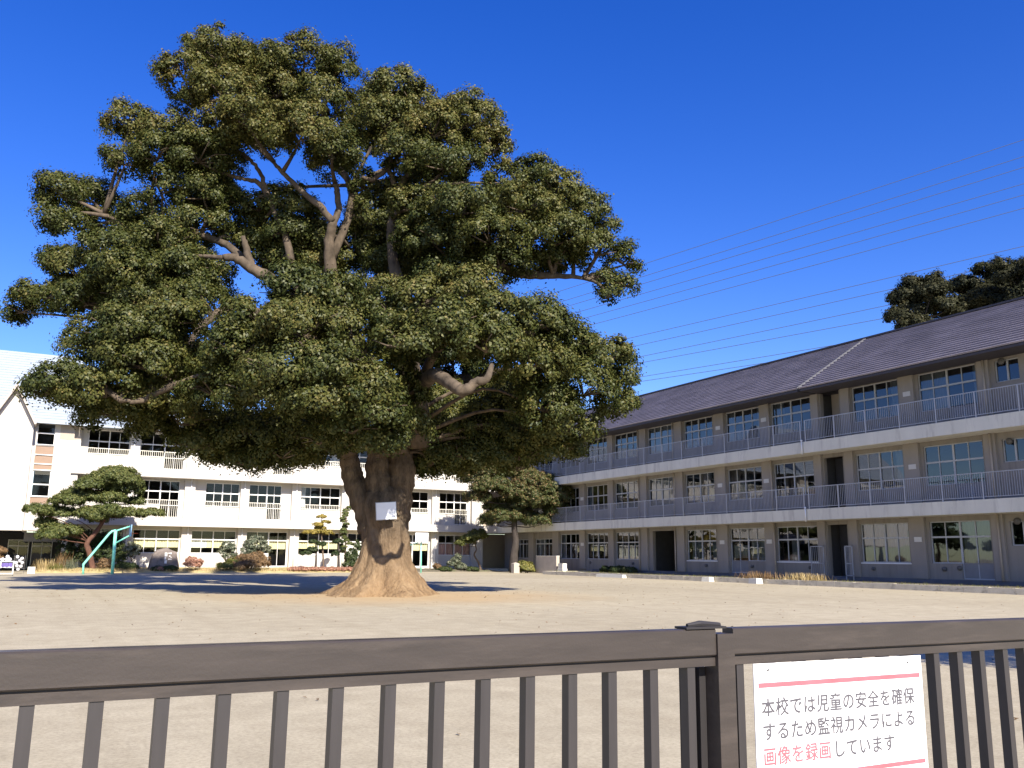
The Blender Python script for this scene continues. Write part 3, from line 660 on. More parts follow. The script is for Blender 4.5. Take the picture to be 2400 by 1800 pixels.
# ---- beige building on the right
rb = thing('school_building', 'three-storey beige school building in shade with dark slate roof and railed balconies', 'building', (40.5, 44, 0))
FX = ('X', 40.5)
Y0, Y1 = 12.0, 77.0
BAYS = [(24.8, 26.0), (27.0, 30.3), (31.55, 34.65), (37.75, 41.0), (42.0, 45.2), (46.55, 49.6), (50.8, 53.9), (55.1, 58.3), (59.25, 62.45), (63.5, 66.65), (67.95, 71.05), (72.2, 74.7)]
FLO = [(0.42, 1.2, 3.28, 2.5, ZL0), (ZL1, 5.1, 7.15, 6.28, ZU0), (ZU1, 8.97, 10.98, 10.15, ZE)]
wl = MB()
rc = random.Random(11)
wins = []
for fl, (zf, zs, zh, zt, ztop) in enumerate(FLO):
    ops = []
    for i, (a0, a1) in enumerate(BAYS):
        if i == 0:
            op = (a0, a1, zs + 0.85, zh - 0.1)
            ops.append(op); wins.append((fl, i, op, 'small'))
        elif fl == 0 and i == 6:
            ops.append((50.7, 53.5, zf, zh))
        elif i in (1,) or (fl == 0 and i == 4):
            mid = (a0 + a1) / 2
            if i == 1:
                ops += [(a0, mid, zf + 0.02, zh), (mid, a1, zs, zh)]
                wins.append((fl, i, (a0, mid, zf + 0.02, zh), 'door')); wins.append((fl, i, (mid, a1, zs, zh), 'half'))
            else:
                ops += [(a0, mid, zs, zh), (mid, a1, zf + 0.02, zh)]
                wins.append((fl, i, (a0, mid, zs, zh), 'half')); wins.append((fl, i, (mid, a1, zf + 0.02, zh), 'door'))
        else:
            hh = zh - (0.35 if (fl == 0 and i >= 10) else 0)
            ops.append((a0, a1, zs, hh)); wins.append((fl, i, (a0, a1, zs, hh), 'win'))
    ops.append((35.55, 36.95, zf, zh + 0.02))
    for a in (14.0, 18.5):
        ops.append((a, a + 3.2, zs, zh)); wins.append((fl, 99, (a, a + 3.2, zs, zh), 'win'))
    z0 = (0.2, ZL1 - 0.6, ZU1 - 0.6)[fl]
    wall(FX, Y0, Y1, (0.2, ZL0, ZU0)[fl], ztop, ops, wl)
wl.box(40.75, 50.8, Y0, Y0 + 0.3, 0, ZE)
wl.box(40.75, 50.8, Y1 - 0.3, Y1, 0, ZE)
wl.box(50.5, 50.8, Y0 + 0.3, Y1 - 0.3, 0, ZE)
wl.build('wall', M['beige'], rb)
for a0, a1 in ((26.25, 26.85), (30.5, 31.4), (34.75, 35.35), (37.05, 37.6), (41.1, 41.9), (45.3, 46.25), (49.75, 50.6), (54.0, 55.0), (58.4, 59.15), (62.55, 63.4), (66.75, 67.8), (71.15, 72.1), (17.3, 18.2), (22.0, 23.0)):
    pl = MB()
    for z0, z1 in ((0.42, ZL0 - 0.003), (ZL1 + 0.003, ZU0 - 0.003), (ZU1 + 0.003, ZE - 0.003)):
        pl.fb(FX, a0, a1, 0.14, 0.003, z0, z1)
    pl.build('pilaster', M['pilaster'], rb)
MB().fb(FX, Y0, 61.5, 0.10, 0.003, 0.1, 0.415).build('plinth', M['plinth'], rb)
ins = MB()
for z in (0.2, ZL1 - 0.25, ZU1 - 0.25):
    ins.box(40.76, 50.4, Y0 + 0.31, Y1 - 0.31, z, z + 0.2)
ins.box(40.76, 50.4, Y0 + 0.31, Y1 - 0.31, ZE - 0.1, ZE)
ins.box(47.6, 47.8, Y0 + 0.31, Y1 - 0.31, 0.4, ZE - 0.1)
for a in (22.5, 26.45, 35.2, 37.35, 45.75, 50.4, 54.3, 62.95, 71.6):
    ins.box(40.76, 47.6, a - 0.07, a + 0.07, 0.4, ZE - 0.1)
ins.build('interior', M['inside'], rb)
for fl, i, (a0, a1, z0, z1), k in wins:
    zt = FLO[fl][3]
    cu = None
    r = rc.random()
    if k != 'small':
        if r < 0.30:
            cu = [(0.0, 0.16, 0, 1, 'curtain', 0.12), (0.84, 1.0, 0, 1, 'curtain', 0.0)]
        elif r < 0.46:
            cu = [(0.5, 0.97, 0, 1, 'curtain')]
        elif r < 0.58:
            cu = [(0.02, 0.98, 0.0, 1.0, 'curtain')]
        elif r < 0.72:
            cu = [(0.0, 0.22, 0, 1, 'curtain', 0.1)]
    if fl == 0 and i == 3: cu = [(0.0, 0.12, 0, 0.6, 'curtain', 0.2), (0.52, 0.72, 0, 0.6, 'curtain')]
    if fl == 0 and i == 4: cu = [(0.05, 0.95, 0.33 if k == 'door' else 0.02, 0.62, 'blind_white')]
    if fl == 0 and i == 5: cu = [(0.05, 0.25, 0, 0.6, 'curtain'), (0.6, 0.95, 0, 0.6, 'curtain', 0.1)]
    if fl == 1 and i == 4: cu = [(0.5, 0.95, 0.22, 0.6, 'blind_white')]
    if fl == 1 and i == 5: cu = [(0.05, 0.25, 0.05, 0.45, 'blind_cream')]
    if fl == 1 and i == 3: cu = [(0.12, 0.34, 0.08, 0.3, 'blind_cream')]
    if fl == 2 and i == 6: cu = [(0.02, 0.98, 0, 1, 'curtain')]
    if fl == 2 and i == 3: cu = [(0.72, 1.0, 0, 1, 'curtain')]
    if k == 'door':
        wd = window(rb, FX, a0, a1, z0, z1, M['alu'], zt, 1, 2, cu, name='door')
        s = MB()
        s.fb(FX, a0 + 0.05, a1 - 0.05, -0.08, -0.12, FLO[fl][1] - 0.03, FLO[fl][1] + 0.03)
        s.fb(FX, a0 + 0.05, a1 - 0.05, -0.10, -0.12, z0 + 0.05, FLO[fl][1] - 0.03)
        s.build('door_panel', M['grey_panel'], wd)
    elif k == 'half':
        window(rb, FX, a0, a1, z0, z1, M['alu'], zt, 1, 2, cu)
    elif k == 'small':
        window(rb, FX, a0, a1, z0, z1, M['alu'], None, 2, 1, None)
    else:
        window(rb, FX, a0, a1, z0, z1, M['alu'], zt, 2, 2, cu)
        if fl == 0 and i in (2, 3, 5):
            s = MB()
            s.fb(FX, a0 - 0.07, a1 + 0.07, 0.02, 0.003, z0 - 0.07, z0 - 0.003)
            s.build('window_sill', M['white_frame'], rb)
for zf, zh in ((ZL1, 7.17), (ZU1, 11.0), (0.42, 3.3)):
    d = MB()
    d.fb(FX, 35.6, 36.9, -0.9, -0.95, zf, zh)
    d.build('recess_door', M['taupe'] if zf > 5 else M['dark'], rb)
for p, q in ((34.95, 35.5), (37.0, 38.0)):
    sd = MB()
    sd.fb(FX, p, q, 0.40, 0.36, 0.45, 0.5); sd.fb(FX, p, q, 0.40, 0.36, 2.05, 2.1); sd.fb(FX, p, q, 0.40, 0.36, 1.1, 1.14)
    sd.fb(FX, p, p + 0.05, 0.40, 0.36, 0.24, 2.1); sd.fb(FX, q - 0.05, q, 0.40, 0.36, 0.24, 2.1)
    for i in range(1, 7):
        a = p + (q - p) * i / 7
        sd.fb(FX, a - 0.008, a + 0.008, 0.39, 0.37, 0.5, 2.05)
    sd.build('stair_gate', M['rail'], rb)
for z0, z1 in ((ZL0, ZL1), (ZU0, ZU1)):
    s = MB()
    for p, q in ((Y0, 37.12), (37.16, 75.797)):
        s.box(39.1, 40.497, p, q, z0, z1 - 0.06)
        s.box(39.1, 39.25, p, q, z1 - 0.06, z1)
    s.build('balcony_slab', M['slab'], rb)
    zr = z1 + 1.27
    rl = MB()
    bars = MB()
    for p, q in ((Y0, 37.0), (37.3, 75.7)):
        rl.box(39.155, 39.195, p, q, zr - 0.045, zr)
        rl.box(39.16, 39.19, p, q, z1 + 0.10, z1 + 0.135)
        a = p + 0.12
        while a < q - 0.03:
            rl.box(39.166, 39.184, a - 0.009, a + 0.009, z1 + 0.135, zr - 0.045)
            a += 0.12
    rlo = rl.build('railing', M['rail'], rb)
    pa = [36.97 - 2.14 * k for k in range(12)] + [37.33 + 2.18 * k for k in range(18)]
    for a in pa:
        MB().box(39.13, 39.15, a - 0.03, a + 0.03, z1, zr - 0.02).build('post', M['alu'], rlo)
    dp = MB().tube([(39.06, 37.2, z1 + 0.04), (39.06, 37.2, z0 - 0.08)], 0.035, 10)
    dp.sphere((39.06, 37.2, z1 + 0.08), 0.06)
    dp.build('drain_pipe', M['white_frame'], rb, True)
for a in (26.45, 54.9, 41.0, 50.65):
    for z0, z1 in ((0.42, ZL0), (ZL1, ZU0), (ZU1, ZE)):
        MB().tube([(40.29, a, z0), (40.29, a, z1)], 0.05, 8).build('drain_pipe', M['taupe'], rb, True)
for fl in range(3):
    zf = FLO[fl][0]
    for a, zz, r in ((33.9, 0.45, 0.1), (29.6, 0.5, 0.12), (28.75, 0.55, 0.12), (38.4, 0.45, 0.1), (43.2, 0.45, 0.1), (47.6, 0.45, 0.1), (56.0, 0.5, 0.1), (61.9, 0.5, 0.1), (25.6, 2.75, 0.16), (26.6, 2.75, 0.12)):
        if fl and zz < 1: continue
        MB().disc((40.497, a, zf + zz), (-1, 0, 0), r, 0.09).build('vent', M['vent'], rb, True)
    for a in (30.9, 45.8, 62.9, 41.5):
        v = MB().fb(FX, a - 0.22, a + 0.22, 0.17, 0.143, zf + 1.85, zf + 2.1)
        v.build('room_plate', M['plate'], rb)

def courses(F_pts, a0, a1, n, mb, along, lift=0.045, over=0.0):
    """stepped roof courses between a lower and an upper eave line given as (u, z)"""
    (u0, z0), (u1, z1) = F_pts
    du, dz = (u1 - u0) / n, (z1 - z0) / n
    L_ = math.hypot(du, dz)
    nu, nz = -dz / L_ * (1 if du > 0 else -1), abs(du) / L_
    vs, fs = [], []
    prev = None
    for i in range(n):
        lo = (u0 + du * i + nu * lift, z0 + dz * i + nz * lift)
        hi = (u0 + du * (i + 1) + nu * 0.004, z0 + dz * (i + 1) + nz * 0.004)
        base = (u0 + du * i + nu * 0.004, z0 + dz * i + nz * 0.004)
        for (p, q) in ((base, lo), (lo, hi)):
            k = len(vs)
            for (u, z) in (p, q):
                for a in (a0, a1):
                    vs.append((u, a, z) if along == 'Y' else (a, u, z))
            fs.append((k, k + 1, k + 3, k + 2))
    mb.add(vs, fs)

rt_ = MB()
EX, RX, RZ = 38.85, 45.0, 14.92
for p, q in ((Y0 - 0.4, 36.98), (37.12, Y1 + 0.2)):
    courses(((EX, ZE + 0.02), (RX, RZ)), p, q, 20, rt_, 'Y', 0.095)
    courses(((51.2, ZE + 0.02), (RX, RZ)), p, q, 20, rt_, 'Y', 0.095)
rt_.build('roof', M['tile'], rb)
rbase = MB()
for p, q in ((Y0 - 0.38, 36.97), (37.13, Y1 + 0.18)):
    rbase.add([(EX + 0.03, p, ZE - 0.12), (EX + 0.03, p, ZE), (RX, p, RZ - 0.03), (51.1, p, ZE), (51.1, p, ZE - 0.12),
               (EX + 0.03, q, ZE - 0.12), (EX + 0.03, q, ZE), (RX, q, RZ - 0.03), (51.1, q, ZE), (51.1, q, ZE - 0.12)],
              [(4, 3, 2, 1, 0), (5, 6, 7, 8, 9), (0, 1, 6, 5), (1, 2, 7, 6), (2, 3, 8, 7), (3, 4, 9, 8), (4, 0, 5, 9)])
rbase.build('roof_soffit', M['ridge'], rb)
jt = MB()
for a in (36.985, 37.105):
    jt.add([(EX - 0.02, a, ZE - 0.05), (EX - 0.02, a + 0.018, ZE - 0.05), (RX, a + 0.018, RZ + 0.02), (RX, a, RZ + 0.02), (EX - 0.02, a, ZE + 0.13), (EX - 0.02, a + 0.018, ZE + 0.13), (RX, a + 0.018, RZ + 0.125), (RX, a, RZ + 0.125)],
           [(0, 1, 5, 4), (1, 2, 6, 5), (2, 3, 7, 6), (3, 0, 4, 7), (4, 5, 6, 7), (0, 3, 2, 1)])
jt.build('roof_joint', M['joint'], rb)
MB().box(44.85, 45.15, Y0 - 0.4, Y1 + 0.2, RZ + 0.02, RZ + 0.12).build('ridge_cap', M['ridge'], rb)

# ---- white building at the back
wb_ = thing('school_building', 'sunlit white three-storey school building behind the big tree', 'building', (18, 77, 0))
FY = ('Y', 77.0)
B3 = [(3.25, 6.3), (7.1, 10.5), (11.65, 15.05), (15.95, 19.45), (20.35, 23.8), (24.75, 28.1), (29.0, 32.4), (33.45, 36.6)]
B2 = [(3.25, 6.3), (7.1, 10.35), (12.4, 15.15), (15.95, 18.7), (20.35, 23.9), (24.75, 28.1), (29.0, 32.4), (33.45, 36.4)]
B1 = [(3.25, 6.3), (7.1, 10.65), (11.45, 15.1), (15.9, 19.4), (20.3, 24.0), (24.75, 28.1), (29.0, 32.55), (33.4, 36.9)]
w3 = MB()
WF = [(B1, 0.3, 1.42, 3.26, 2.53, 0.0, ZL0), (B2, ZL1, 5.25, 7.2, 6.35, ZL0, ZU0), (B3, ZU1, 9.08, 11.0, 10.1, ZU0, ZE)]
lwins = []
for fl, (bs, zf, zs, zh, zt, zb, ztop) in enumerate(WF):
    ops = []
    for i, (a0, a1) in enumerate(bs):
        if fl and i in (1, 3, 7) or (fl == 0 and i in (3, 6)):
            mid = a0 + (a1 - a0) * 0.55
            ops += [(a0, mid, zs, zh), (mid, a1, zf + 0.08, zh)]
            lwins += [(fl, i, (a0, mid, zs, zh), 'half'), (fl, i, (mid, a1, zf + 0.08, zh), 'door')]
        else:
            ops.append((a0, a1, zs, zh)); lwins.append((fl, i, (a0, a1, zs, zh), 'win'))
    wall(FY, 2.7, 37.95, zb, ztop, ops, w3)
w3.box(37.70, 37.95, 77.25, 86, 0, ZE)
w3.box(1.15, 2.7, 76.0, 76.6, 3.0, 9.95)
w3.box(2.2, 37.95, 85.7, 86.0, 0, ZE)
w3.box(-16, -0.6, 86.0, 86.3, 0, ZE)
# stair tower with a slot for its window strip, and the gabled bay
w3.box(-0.7, -0.36, 75.9, 86, 3.0, ZE); w3.box(0.86, 2.2, 75.9, 76.0, 3.0, ZE)
w3.box(2.0, 2.2, 76.0, 86.0, 3.0, ZE)
w3.box(-0.36, 0.86, 75.95, 76.1, 3.0, 5.0)
w3.box(-3.38, -0.62, 74.6, 75.9, 2.96, 10.7)
w3.add([(-3.4, 74.6, 10.703), (-0.6, 74.6, 10.703), (-2.0, 74.6, 13.4), (-3.4, 77.5, 10.703), (-0.6, 77.5, 10.703), (-2.0, 77.5, 13.4)], [(0, 1, 2), (5, 4, 3), (0, 2, 5, 3), (1, 4, 5, 2)])
w3.box(-16, -3.3, 75.9, 86, 2.96, ZE)
w3.build('wall', M['white'], wb_)
for z0, z1 in ((8.75, 9.4), (8.02, 8.6), (7.55, 7.95), (5.0, 5.5)):
    tp = MB().box(-0.36, 0.86, 76.02, 76.1, z0, z1)
    tp.build('spandrel_panel', M['peach'], wb_)
MB().box(1.2, 2.19, 75.88, 75.897, 9.95, ZE - 0.02).box(2.21, 2.69, 76.3, 76.6, 9.95, ZE - 0.02).build('eave_shade_sheet', M['taupe'], wb_)  # taupe sheets paint the eave's shade onto the upper tower wall
for z0, z1, t in ((9.45, 11.1, 10.35), (5.55, 7.5, 6.45)):
    window(wb_, ('Y', 75.95), -0.36, 0.86, z0, z1, M['white_frame'], t, 1, 1)
for z in (8.68, 7.98, 5.52, 7.52, 9.42, 9.4):
    MB().box(-0.36, 0.86, 75.95, 76.05, z - 0.02, z + 0.05).build('strip_transom', M['white_frame'], wb_)
MB().disc((-1.82, 74.597, 10.35), (0, -1, 0), 0.34, 0.04, 24).build('round_emblem', M['slab'], wb_)
for i, a in enumerate((6.34, 10.72, 15.18, 19.52, 23.95, 28.2, 32.65, 36.75)):
    wdt = (0.7, 0.8, 0.72, 0.78, 0.7, 0.72, 0.74, 1.2)[i]
    cl = MB()
    for z0, z1 in ((0.0, ZL0 - 0.003), (ZL1 + 0.003, ZU0 - 0.003), (ZU1 + 0.003, ZE - 0.003)):
        cl.fb(FY, a, a + wdt, 0.34, 0.003, z0, z1)
    cl.build('pilaster', M['white'], wb_)
for a in (6.6, 11.2, 15.5, 19.9, 24.2, 28.5, 33.0):
    for z0, z1 in ((0.3, ZL0), (ZL1, ZU0), (ZU1, ZE)):
        MB().tube([(a, 76.61, z0), (a, 76.61, z1)], 0.05, 8).build('drain_pipe', M['white_frame'], wb_, True)
for z0, z1 in ((ZL0, ZL1), (ZU0, ZU1)):
    MB().box(2.2, 40.49, 75.8, 76.997, z0, z1).build('balcony_slab', M['white'], wb_)
    r_ = MB()
    for p, q in ((37.98, 39.1),):
        r_.box(p, q, 75.86, 75.9, z1 + 1.2, z1 + 1.25); r_.box(p, q, 75.86, 75.9, z1 + 0.1, z1 + 0.14)
        for k in range(9):
            a = p + 0.06 + k * 0.13
            r_.box(a - 0.01, a + 0.01, 75.87, 75.89, z1, z1 + 1.2)
    r_.build('corner_railing', M['cream_rail'], wb_)
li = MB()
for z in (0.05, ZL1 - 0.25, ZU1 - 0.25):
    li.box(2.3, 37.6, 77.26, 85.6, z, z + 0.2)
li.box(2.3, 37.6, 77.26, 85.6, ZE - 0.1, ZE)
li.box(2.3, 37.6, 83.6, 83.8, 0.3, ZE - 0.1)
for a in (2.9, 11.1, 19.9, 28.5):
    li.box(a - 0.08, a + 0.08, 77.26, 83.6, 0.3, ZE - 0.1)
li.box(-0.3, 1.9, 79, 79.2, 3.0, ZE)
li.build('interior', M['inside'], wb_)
for fl, i, (a0, a1, z0, z1), k in lwins:
    zt = WF[fl][4]
    cu = None
    hz = (zt - z0) / (z1 - z0)
    if fl == 0:
        base = {0: 'blind_white', 1: 'blind_cream', 2: 'blind_cream', 3: 'blind_white', 4: 'blind_cream', 5: 'blind_white', 6: 'blind_white', 7: 'blind_pink'}[i]
        if k == 'win':
            lo = 0.25 if i in (1, 2, 4) else 0.0
            cu = [(0.02, 0.48, lo, hz - 0.03, 'blind_white' if i == 2 else base), (0.52, 0.98, lo, hz - 0.03, base)]
            if i == 2: cu = [(0.02, 0.38, lo, hz - 0.03, 'blind_white'), (0.38, 0.75, lo, hz - 0.03, 'blind_cream'), (0.78, 0.98, lo, hz - 0.03, 'blind_white')]
        else:
            cu = [(0.05, 0.95, 0.5 if k == 'door' else 0.3, 0.72 if k == 'door' else hz, 'blind_cream')]
    elif rc.random() < 0.35 and k == 'win':
        cu = [(0.8, 1.0, 0, 1, 'curtain')] if rc.random() < 0.6 else [(0.0, 0.15, 0, 1, 'curtain', 0.1)]
    if k == 'win':
        window(wb_, FY, a0, a1, z0, z1, M['white_frame'], zt, 2, 2, cu)
    else:
        window(wb_, FY, a0, a1, z0, z1, M['white_frame'], zt, 1, 2, cu, name='door' if k == 'door' else 'window')
    if fl:
        r_ = MB()
        rb0 = z0 + 0.02 if k != 'door' else WF[fl][1] + 0.1
        rt0 = (9.56, 5.68)[0 if fl == 2 else 1]
        r_.fb(FY, a0, a1, 0.10, 0.06, rt0 - 0.05, rt0)
        r_.fb(FY, a0, a1, 0.10, 0.06, rb0, rb0 + 0.04)
        if k == 'door': r_.fb(FY, a0, a1, 0.10, 0.06, 9.03 if fl == 2 else 5.2, 9.08 if fl == 2 else 5.25)
        n = int((a1 - a0) / 0.15)
        for j in range(n + 1):
            a = a0 + 0.02 + (a1 - a0 - 0.04) * j / n
            r_.fb(FY, a - 0.014, a + 0.014, 0.095, 0.065, rb0 + 0.04, rt0 - 0.05)
        r_.build('window_rail', M['cream_rail'], wb_)
# dark porch under the tower
pc = MB()
pc.box(-16, 2.69, 83.0, 83.2, 0, 2.94); pc.box(2.5, 2.69, 77.3, 83.0, 0, 2.94)
pc.build('porch_wall', M['dark'], wb_)
for a in (-1.6, 0.1):
    window(wb_, ('Y', 82.97), a, a + 1.5, 0.1, 2.4, M['white_frame'], 1.9, 1, 2, None, dd=0.08, name='porch_door')
MB().box(-0.5, 2.3, 78.0, 78.2, 2.2, 2.9).build('porch_beam', M['grey_panel'], wb_)
MB().box(2.05, 2.5, 75.4, 75.85, 0, 3.0).box(-4.6, -4.1, 75.4, 75.85, 0, 2.95).build('porch_column', M['slab'], wb_)
# recessed corner passage
cp = MB()
cp.box(37.96, 47.5, 80.6, 80.8, 0.0, ZL0)
cp.box(37.96, 47.5, 78.0, 78.2, ZL1 - 0.2, ZE)
cp.box(37.96, 47.5, 77.02, 80.6, ZL0 + 0.02, ZL0 + 0.2)
cp.build('passage_wall', M['taupe'], wb_)
window(wb_, ('Y', 80.6), 42.4, 44.6, 1.2, 2.5, M['alu'], None, 2, 1, None, dd=0.04, name='passage_window')
MB().box(37.96, 40.3, 75.9, 80.6, 0.0, 0.22).build('passage_step', M['block'], wb_)
# roofs: a tall pale one over the hall, a low one over the classrooms
rf = MB()
courses(((75.15, ZE + 0.02), (82.5, 17.75)), -16, 2.5, 26, rf, 'X', 0.04)
courses(((89.85, ZE + 0.02), (82.5, 17.75)), -16, 2.5, 26, rf, 'X', 0.04)
rf.add([(2.48, 75.2, ZE), (2.48, 89.8, ZE), (2.48, 82.5, 17.72), (-15.9, 75.2, ZE), (-15.9, 89.8, ZE), (-15.9, 82.5, 17.72)], [(0, 1, 2), (5, 4, 3), (0, 3, 4, 1)])
courses(((75.15, ZE + 0.02), (80.6, 13.3)), 2.52, 40.6, 14, rf, 'X', 0.04)
courses(((86.4, ZE + 0.02), (80.6, 13.3)), 2.52, 40.6, 14, rf, 'X', 0.04)
rf.add([(2.53, 75.2, ZE), (2.53, 86.3, ZE), (2.53, 80.6, 13.28), (40.55, 75.2, ZE), (40.55, 86.3, ZE), (40.55, 80.6, 13.28)], [(2, 1, 0), (3, 4, 5), (0, 1, 4, 3)])
rf.box(-16, 40.6, 75.1, 75.16, ZE - 0.12, ZE + 0.03)
rf.build('roof', M['roof_pale'], wb_)
gb = MB()
for s in (-1, 1):
    n = Vector((s * 2.62, 0, 1.32)).normalized() * 0.14
    a = Vector((-2.0, 0, 13.45)); e = Vector((-2.0 + s * 1.42, 0, 10.72))
    vs = []
    for yy in (73.95, 79.0):
        vs += [(a.x, yy, a.z), (e.x, yy, e.z), (e.x + n.x, yy, e.z + n.z), (a.x, yy, a.z + 0.31)]
    f_ = [(0, 1, 2, 3), (7, 6, 5, 4), (0, 4, 5, 1), (1, 5, 6, 2), (2, 6, 7, 3), (3, 7, 4, 0)]
    gb.add(vs, f_ if s < 0 else [q[::-1] for q in f_])
gb.build('gable_roof', M['peachgrey'], wb_)

# ------------------------------------------------------------------ the great camphor tree
ct = thing('camphor_tree', 'huge old camphor tree with a broad dark green crown standing in the schoolyard', 'tree', (11.16, 30.89, 0))
def trunk_mesh():
    ph = [random.uniform(0, 6.28) for _ in range(8)]
    from mathutils import noise as mn
    rings = smooth_path(RINGS, 8)
    first = np.array(RINGS[0]).copy()
    rings = [q for q in rings if q[2] < 2.5] + [np.array([11.22, 30.86, 2.8, 0.86]), np.array([11.2, 30.87, 3.2, 0.80]), np.array([11.2, 30.87, 3.55, 0.66]), np.array([11.2, 30.87, 3.85, 0.45]), np.array([11.2, 30.87, 4.0, 0.12])]
    rings = [np.array([first[0], first[1], -0.25, 2.35]), np.array([first[0], first[1], -0.08, 2.12])] + rings[1:]
    n = 150
    mb = MB()
    vs, fs = [], []
    for (x, y, z, r) in rings:
        fl = max(0.0, min(1.0, (1.7 - z) / 1.7))
        for k in range(n):
            a = 2 * math.pi * k / n
            lob = 0.13 * fl * fl * math.sin(5 * a + ph[0]) + 0.08 * fl * math.sin(8 * a + ph[1]) + 0.03 * math.sin(3 * a + ph[2] + z * 0.8) + 0.022 * math.sin(11 * a + ph[3] + z * 1.9) + 0.015 * math.sin(17 * a + ph[4] - z * 2.3)
            q = Vector((math.cos(a) * r * 1.0, math.sin(a) * r * 1.0, z * 0.45))
            rr = r * (1 + lob) + 0.03 * math.sin(4.0 * z + 3 * a + ph[5]) + 0.10 * mn.noise(q * 1.6) + 0.055 * mn.noise(q * 4.0) + 0.03 * mn.noise(q * 9.0)
            dy = 0.92 if fl < 0.2 else 1.0
            vs.append((x + rr * math.cos(a), y + rr * dy * math.sin(a), z))
    for i in range(len(rings) - 1):
        for k in range(n):
            a = i * n + k; b = i * n + (k + 1) % n
            fs.append((a, b, b + n, a + n))
    fs.append(tuple((len(rings) - 1) * n + k for k in range(n)))
    mb.add(vs, fs)
    for si, st in enumerate(STEMS):
        p = smooth_path(st, 6)
        mb.tube([q[:3] for q in p], [float(q[3]) * (1 + 0.05 * math.sin(i * 1.3 + si)) for i, q in enumerate(p)], 22, True, 0.10, si)
    return mb
trunk_mesh().build('trunk', M['bark'], ct, True)
for li_, lb in enumerate(LIMBS):
    p = smooth_path(lb, 5)
    rnd = random.Random(li_)
    pts = []
    for i, q in enumerate(p):
        k = min(1, i / 4)
        pts.append((q[0] + rnd.uniform(-.03, .03) * k, q[1] + rnd.uniform(-.03, .03) * k, q[2] + rnd.uniform(-.03, .03) * k))
    MB().tube(pts, [max(0.03, float(q[3])) for q in p], 12, True, 0.12, li_).build('branch', M['limb'], ct, True)
tw = MB()
nodes = [Vector(q[:3]) for k, lb in enumerate(LIMBS) if k != 8 for q in smooth_path(lb, 3)]
rnd = random.Random(3)
for (x, y, z, rh, rv, w) in CROWN:
    c = Vector((x, y, z))
    best = min(nodes, key=lambda q: (q - c).length + max(0, q.z - c.z) * 2.0 + (0.0 if (q - c).length > 0.4 else 3))
    mid = (best + c) / 2 + Vector((rnd.uniform(-.3, .3), rnd.uniform(-.3, .3), (0.16 if c.z < 9 else 0.02) * (best - c).length + rnd.uniform(-.15, .15)))
    tw.tube([q for q in smooth_path([tuple(best), tuple(mid), (x, y, z - rv * 0.2)], 4)], [0.09 - 0.008 * i for i in range(9)], 6)
    for k in range(5):
        d = Vector((rnd.gauss(0, 1), rnd.gauss(0, 1), rnd.uniform(-0.3, 1))).normalized()
        e = c + Vector((d.x * rh, d.y * rh, d.z * rv)) * 0.95
        m_ = (c + e) / 2 + Vector((rnd.uniform(-.12, .12), rnd.uniform(-.12, .12), rnd.uniform(-.12, .12)))
        tw.tube([(x, y, z - rv * 0.2), m_, e], [0.04, 0.028, 0.012], 5)
tw.build('twigs', M['limb'], ct, True)
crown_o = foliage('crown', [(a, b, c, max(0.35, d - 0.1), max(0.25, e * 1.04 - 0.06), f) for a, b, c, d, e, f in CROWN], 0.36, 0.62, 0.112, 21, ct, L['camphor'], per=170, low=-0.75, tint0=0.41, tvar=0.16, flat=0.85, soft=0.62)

nt = thing('notice_board', 'white notice sheet fixed to the trunk of the big tree', 'notice', (10.75, 29.75, 2.9))
def tilt_plate(cx, cy, cz, w, hh, t, rz, ry):
    mb = MB().box(-w / 2, w / 2, -t / 2, t / 2, -hh / 2, hh / 2)
    mt = Matrix.Translation((cx, cy, cz)) @ Matrix.Rotation(rz, 4, 'Z') @ Matrix.Rotation(ry, 4, 'Y')
    mb.v = [tuple(mt @ Vector(q)) for q in mb.v]
    return mb
tilt_plate(10.90, 29.70, 2.92, 0.68, 0.58, 0.02, R(-20), R(-4)).build('sheet', M['notice'], nt)
tilt_plate(10.905, 29.725, 2.92, 0.72, 0.62, 0.015, R(-20), R(-4)).build('backing', M['alu'], nt)

# ------------------------------------------------------------------ smaller trees and shrubs
def tree(name, label, trunk, trad, clumps, leafm, barkm, loc, sub, cover, leaf, seed, per=60, tint0=0.45, group=None, flat=0.6, low=-0.35, limbs=True, cat='tree'):
    t = thing(name, label, cat, loc, group)
    tp_ = smooth_path(trunk, 4)
    n = len(tp_)
    mb = MB().tube([tuple(q[:3]) for q in tp_], [trad * (1.25 - 0.85 * i / n) for i in range(n)], 10, True, 0.12, seed)
    if limbs:
        for (x, y, z, rh, rv, w) in clumps:
            q = min(tp_, key=lambda s: math.dist(s[:3], (x, y, z)) + (3 if s[2] > z - 0.1 else 0))
            m_ = ((q[0] + x) / 2 + 0.1, (q[1] + y) / 2, q[2] * 0.25 + z * 0.75 - rv * 0.6)
            mb.tube(smooth_path([tuple(q[:3]), m_, (x, y, z - rv * 0.4)], 3), [trad * 0.22 - trad * 0.025 * i for i in range(7)], 6)
    mb.build('trunk', barkm, t, True)
    foliage('crown', clumps, sub, cover, leaf, seed, t, leafm, per, low, tint0, 0.22, 0.2, flat, 0.8)
    return t

def spread(cl, dy, seed, back=True):
    """give a crown its depth: pads in front of and behind its middle"""
    rnd = random.Random(seed)
    out = []
    for (x, y, z, rh, rv, w) in cl:
        out.append((x, y + rnd.uniform(-dy, dy), z, rh, rv, w))
        if back and rnd.random() < 0.6:
            out.append((x + rnd.uniform(-.4, .4), y + rnd.choice((-1, 1)) * dy * rnd.uniform(0.8, 1.5), z + rnd.uniform(-.15, .15), rh * 0.9, rv * 0.9, w))
    return out

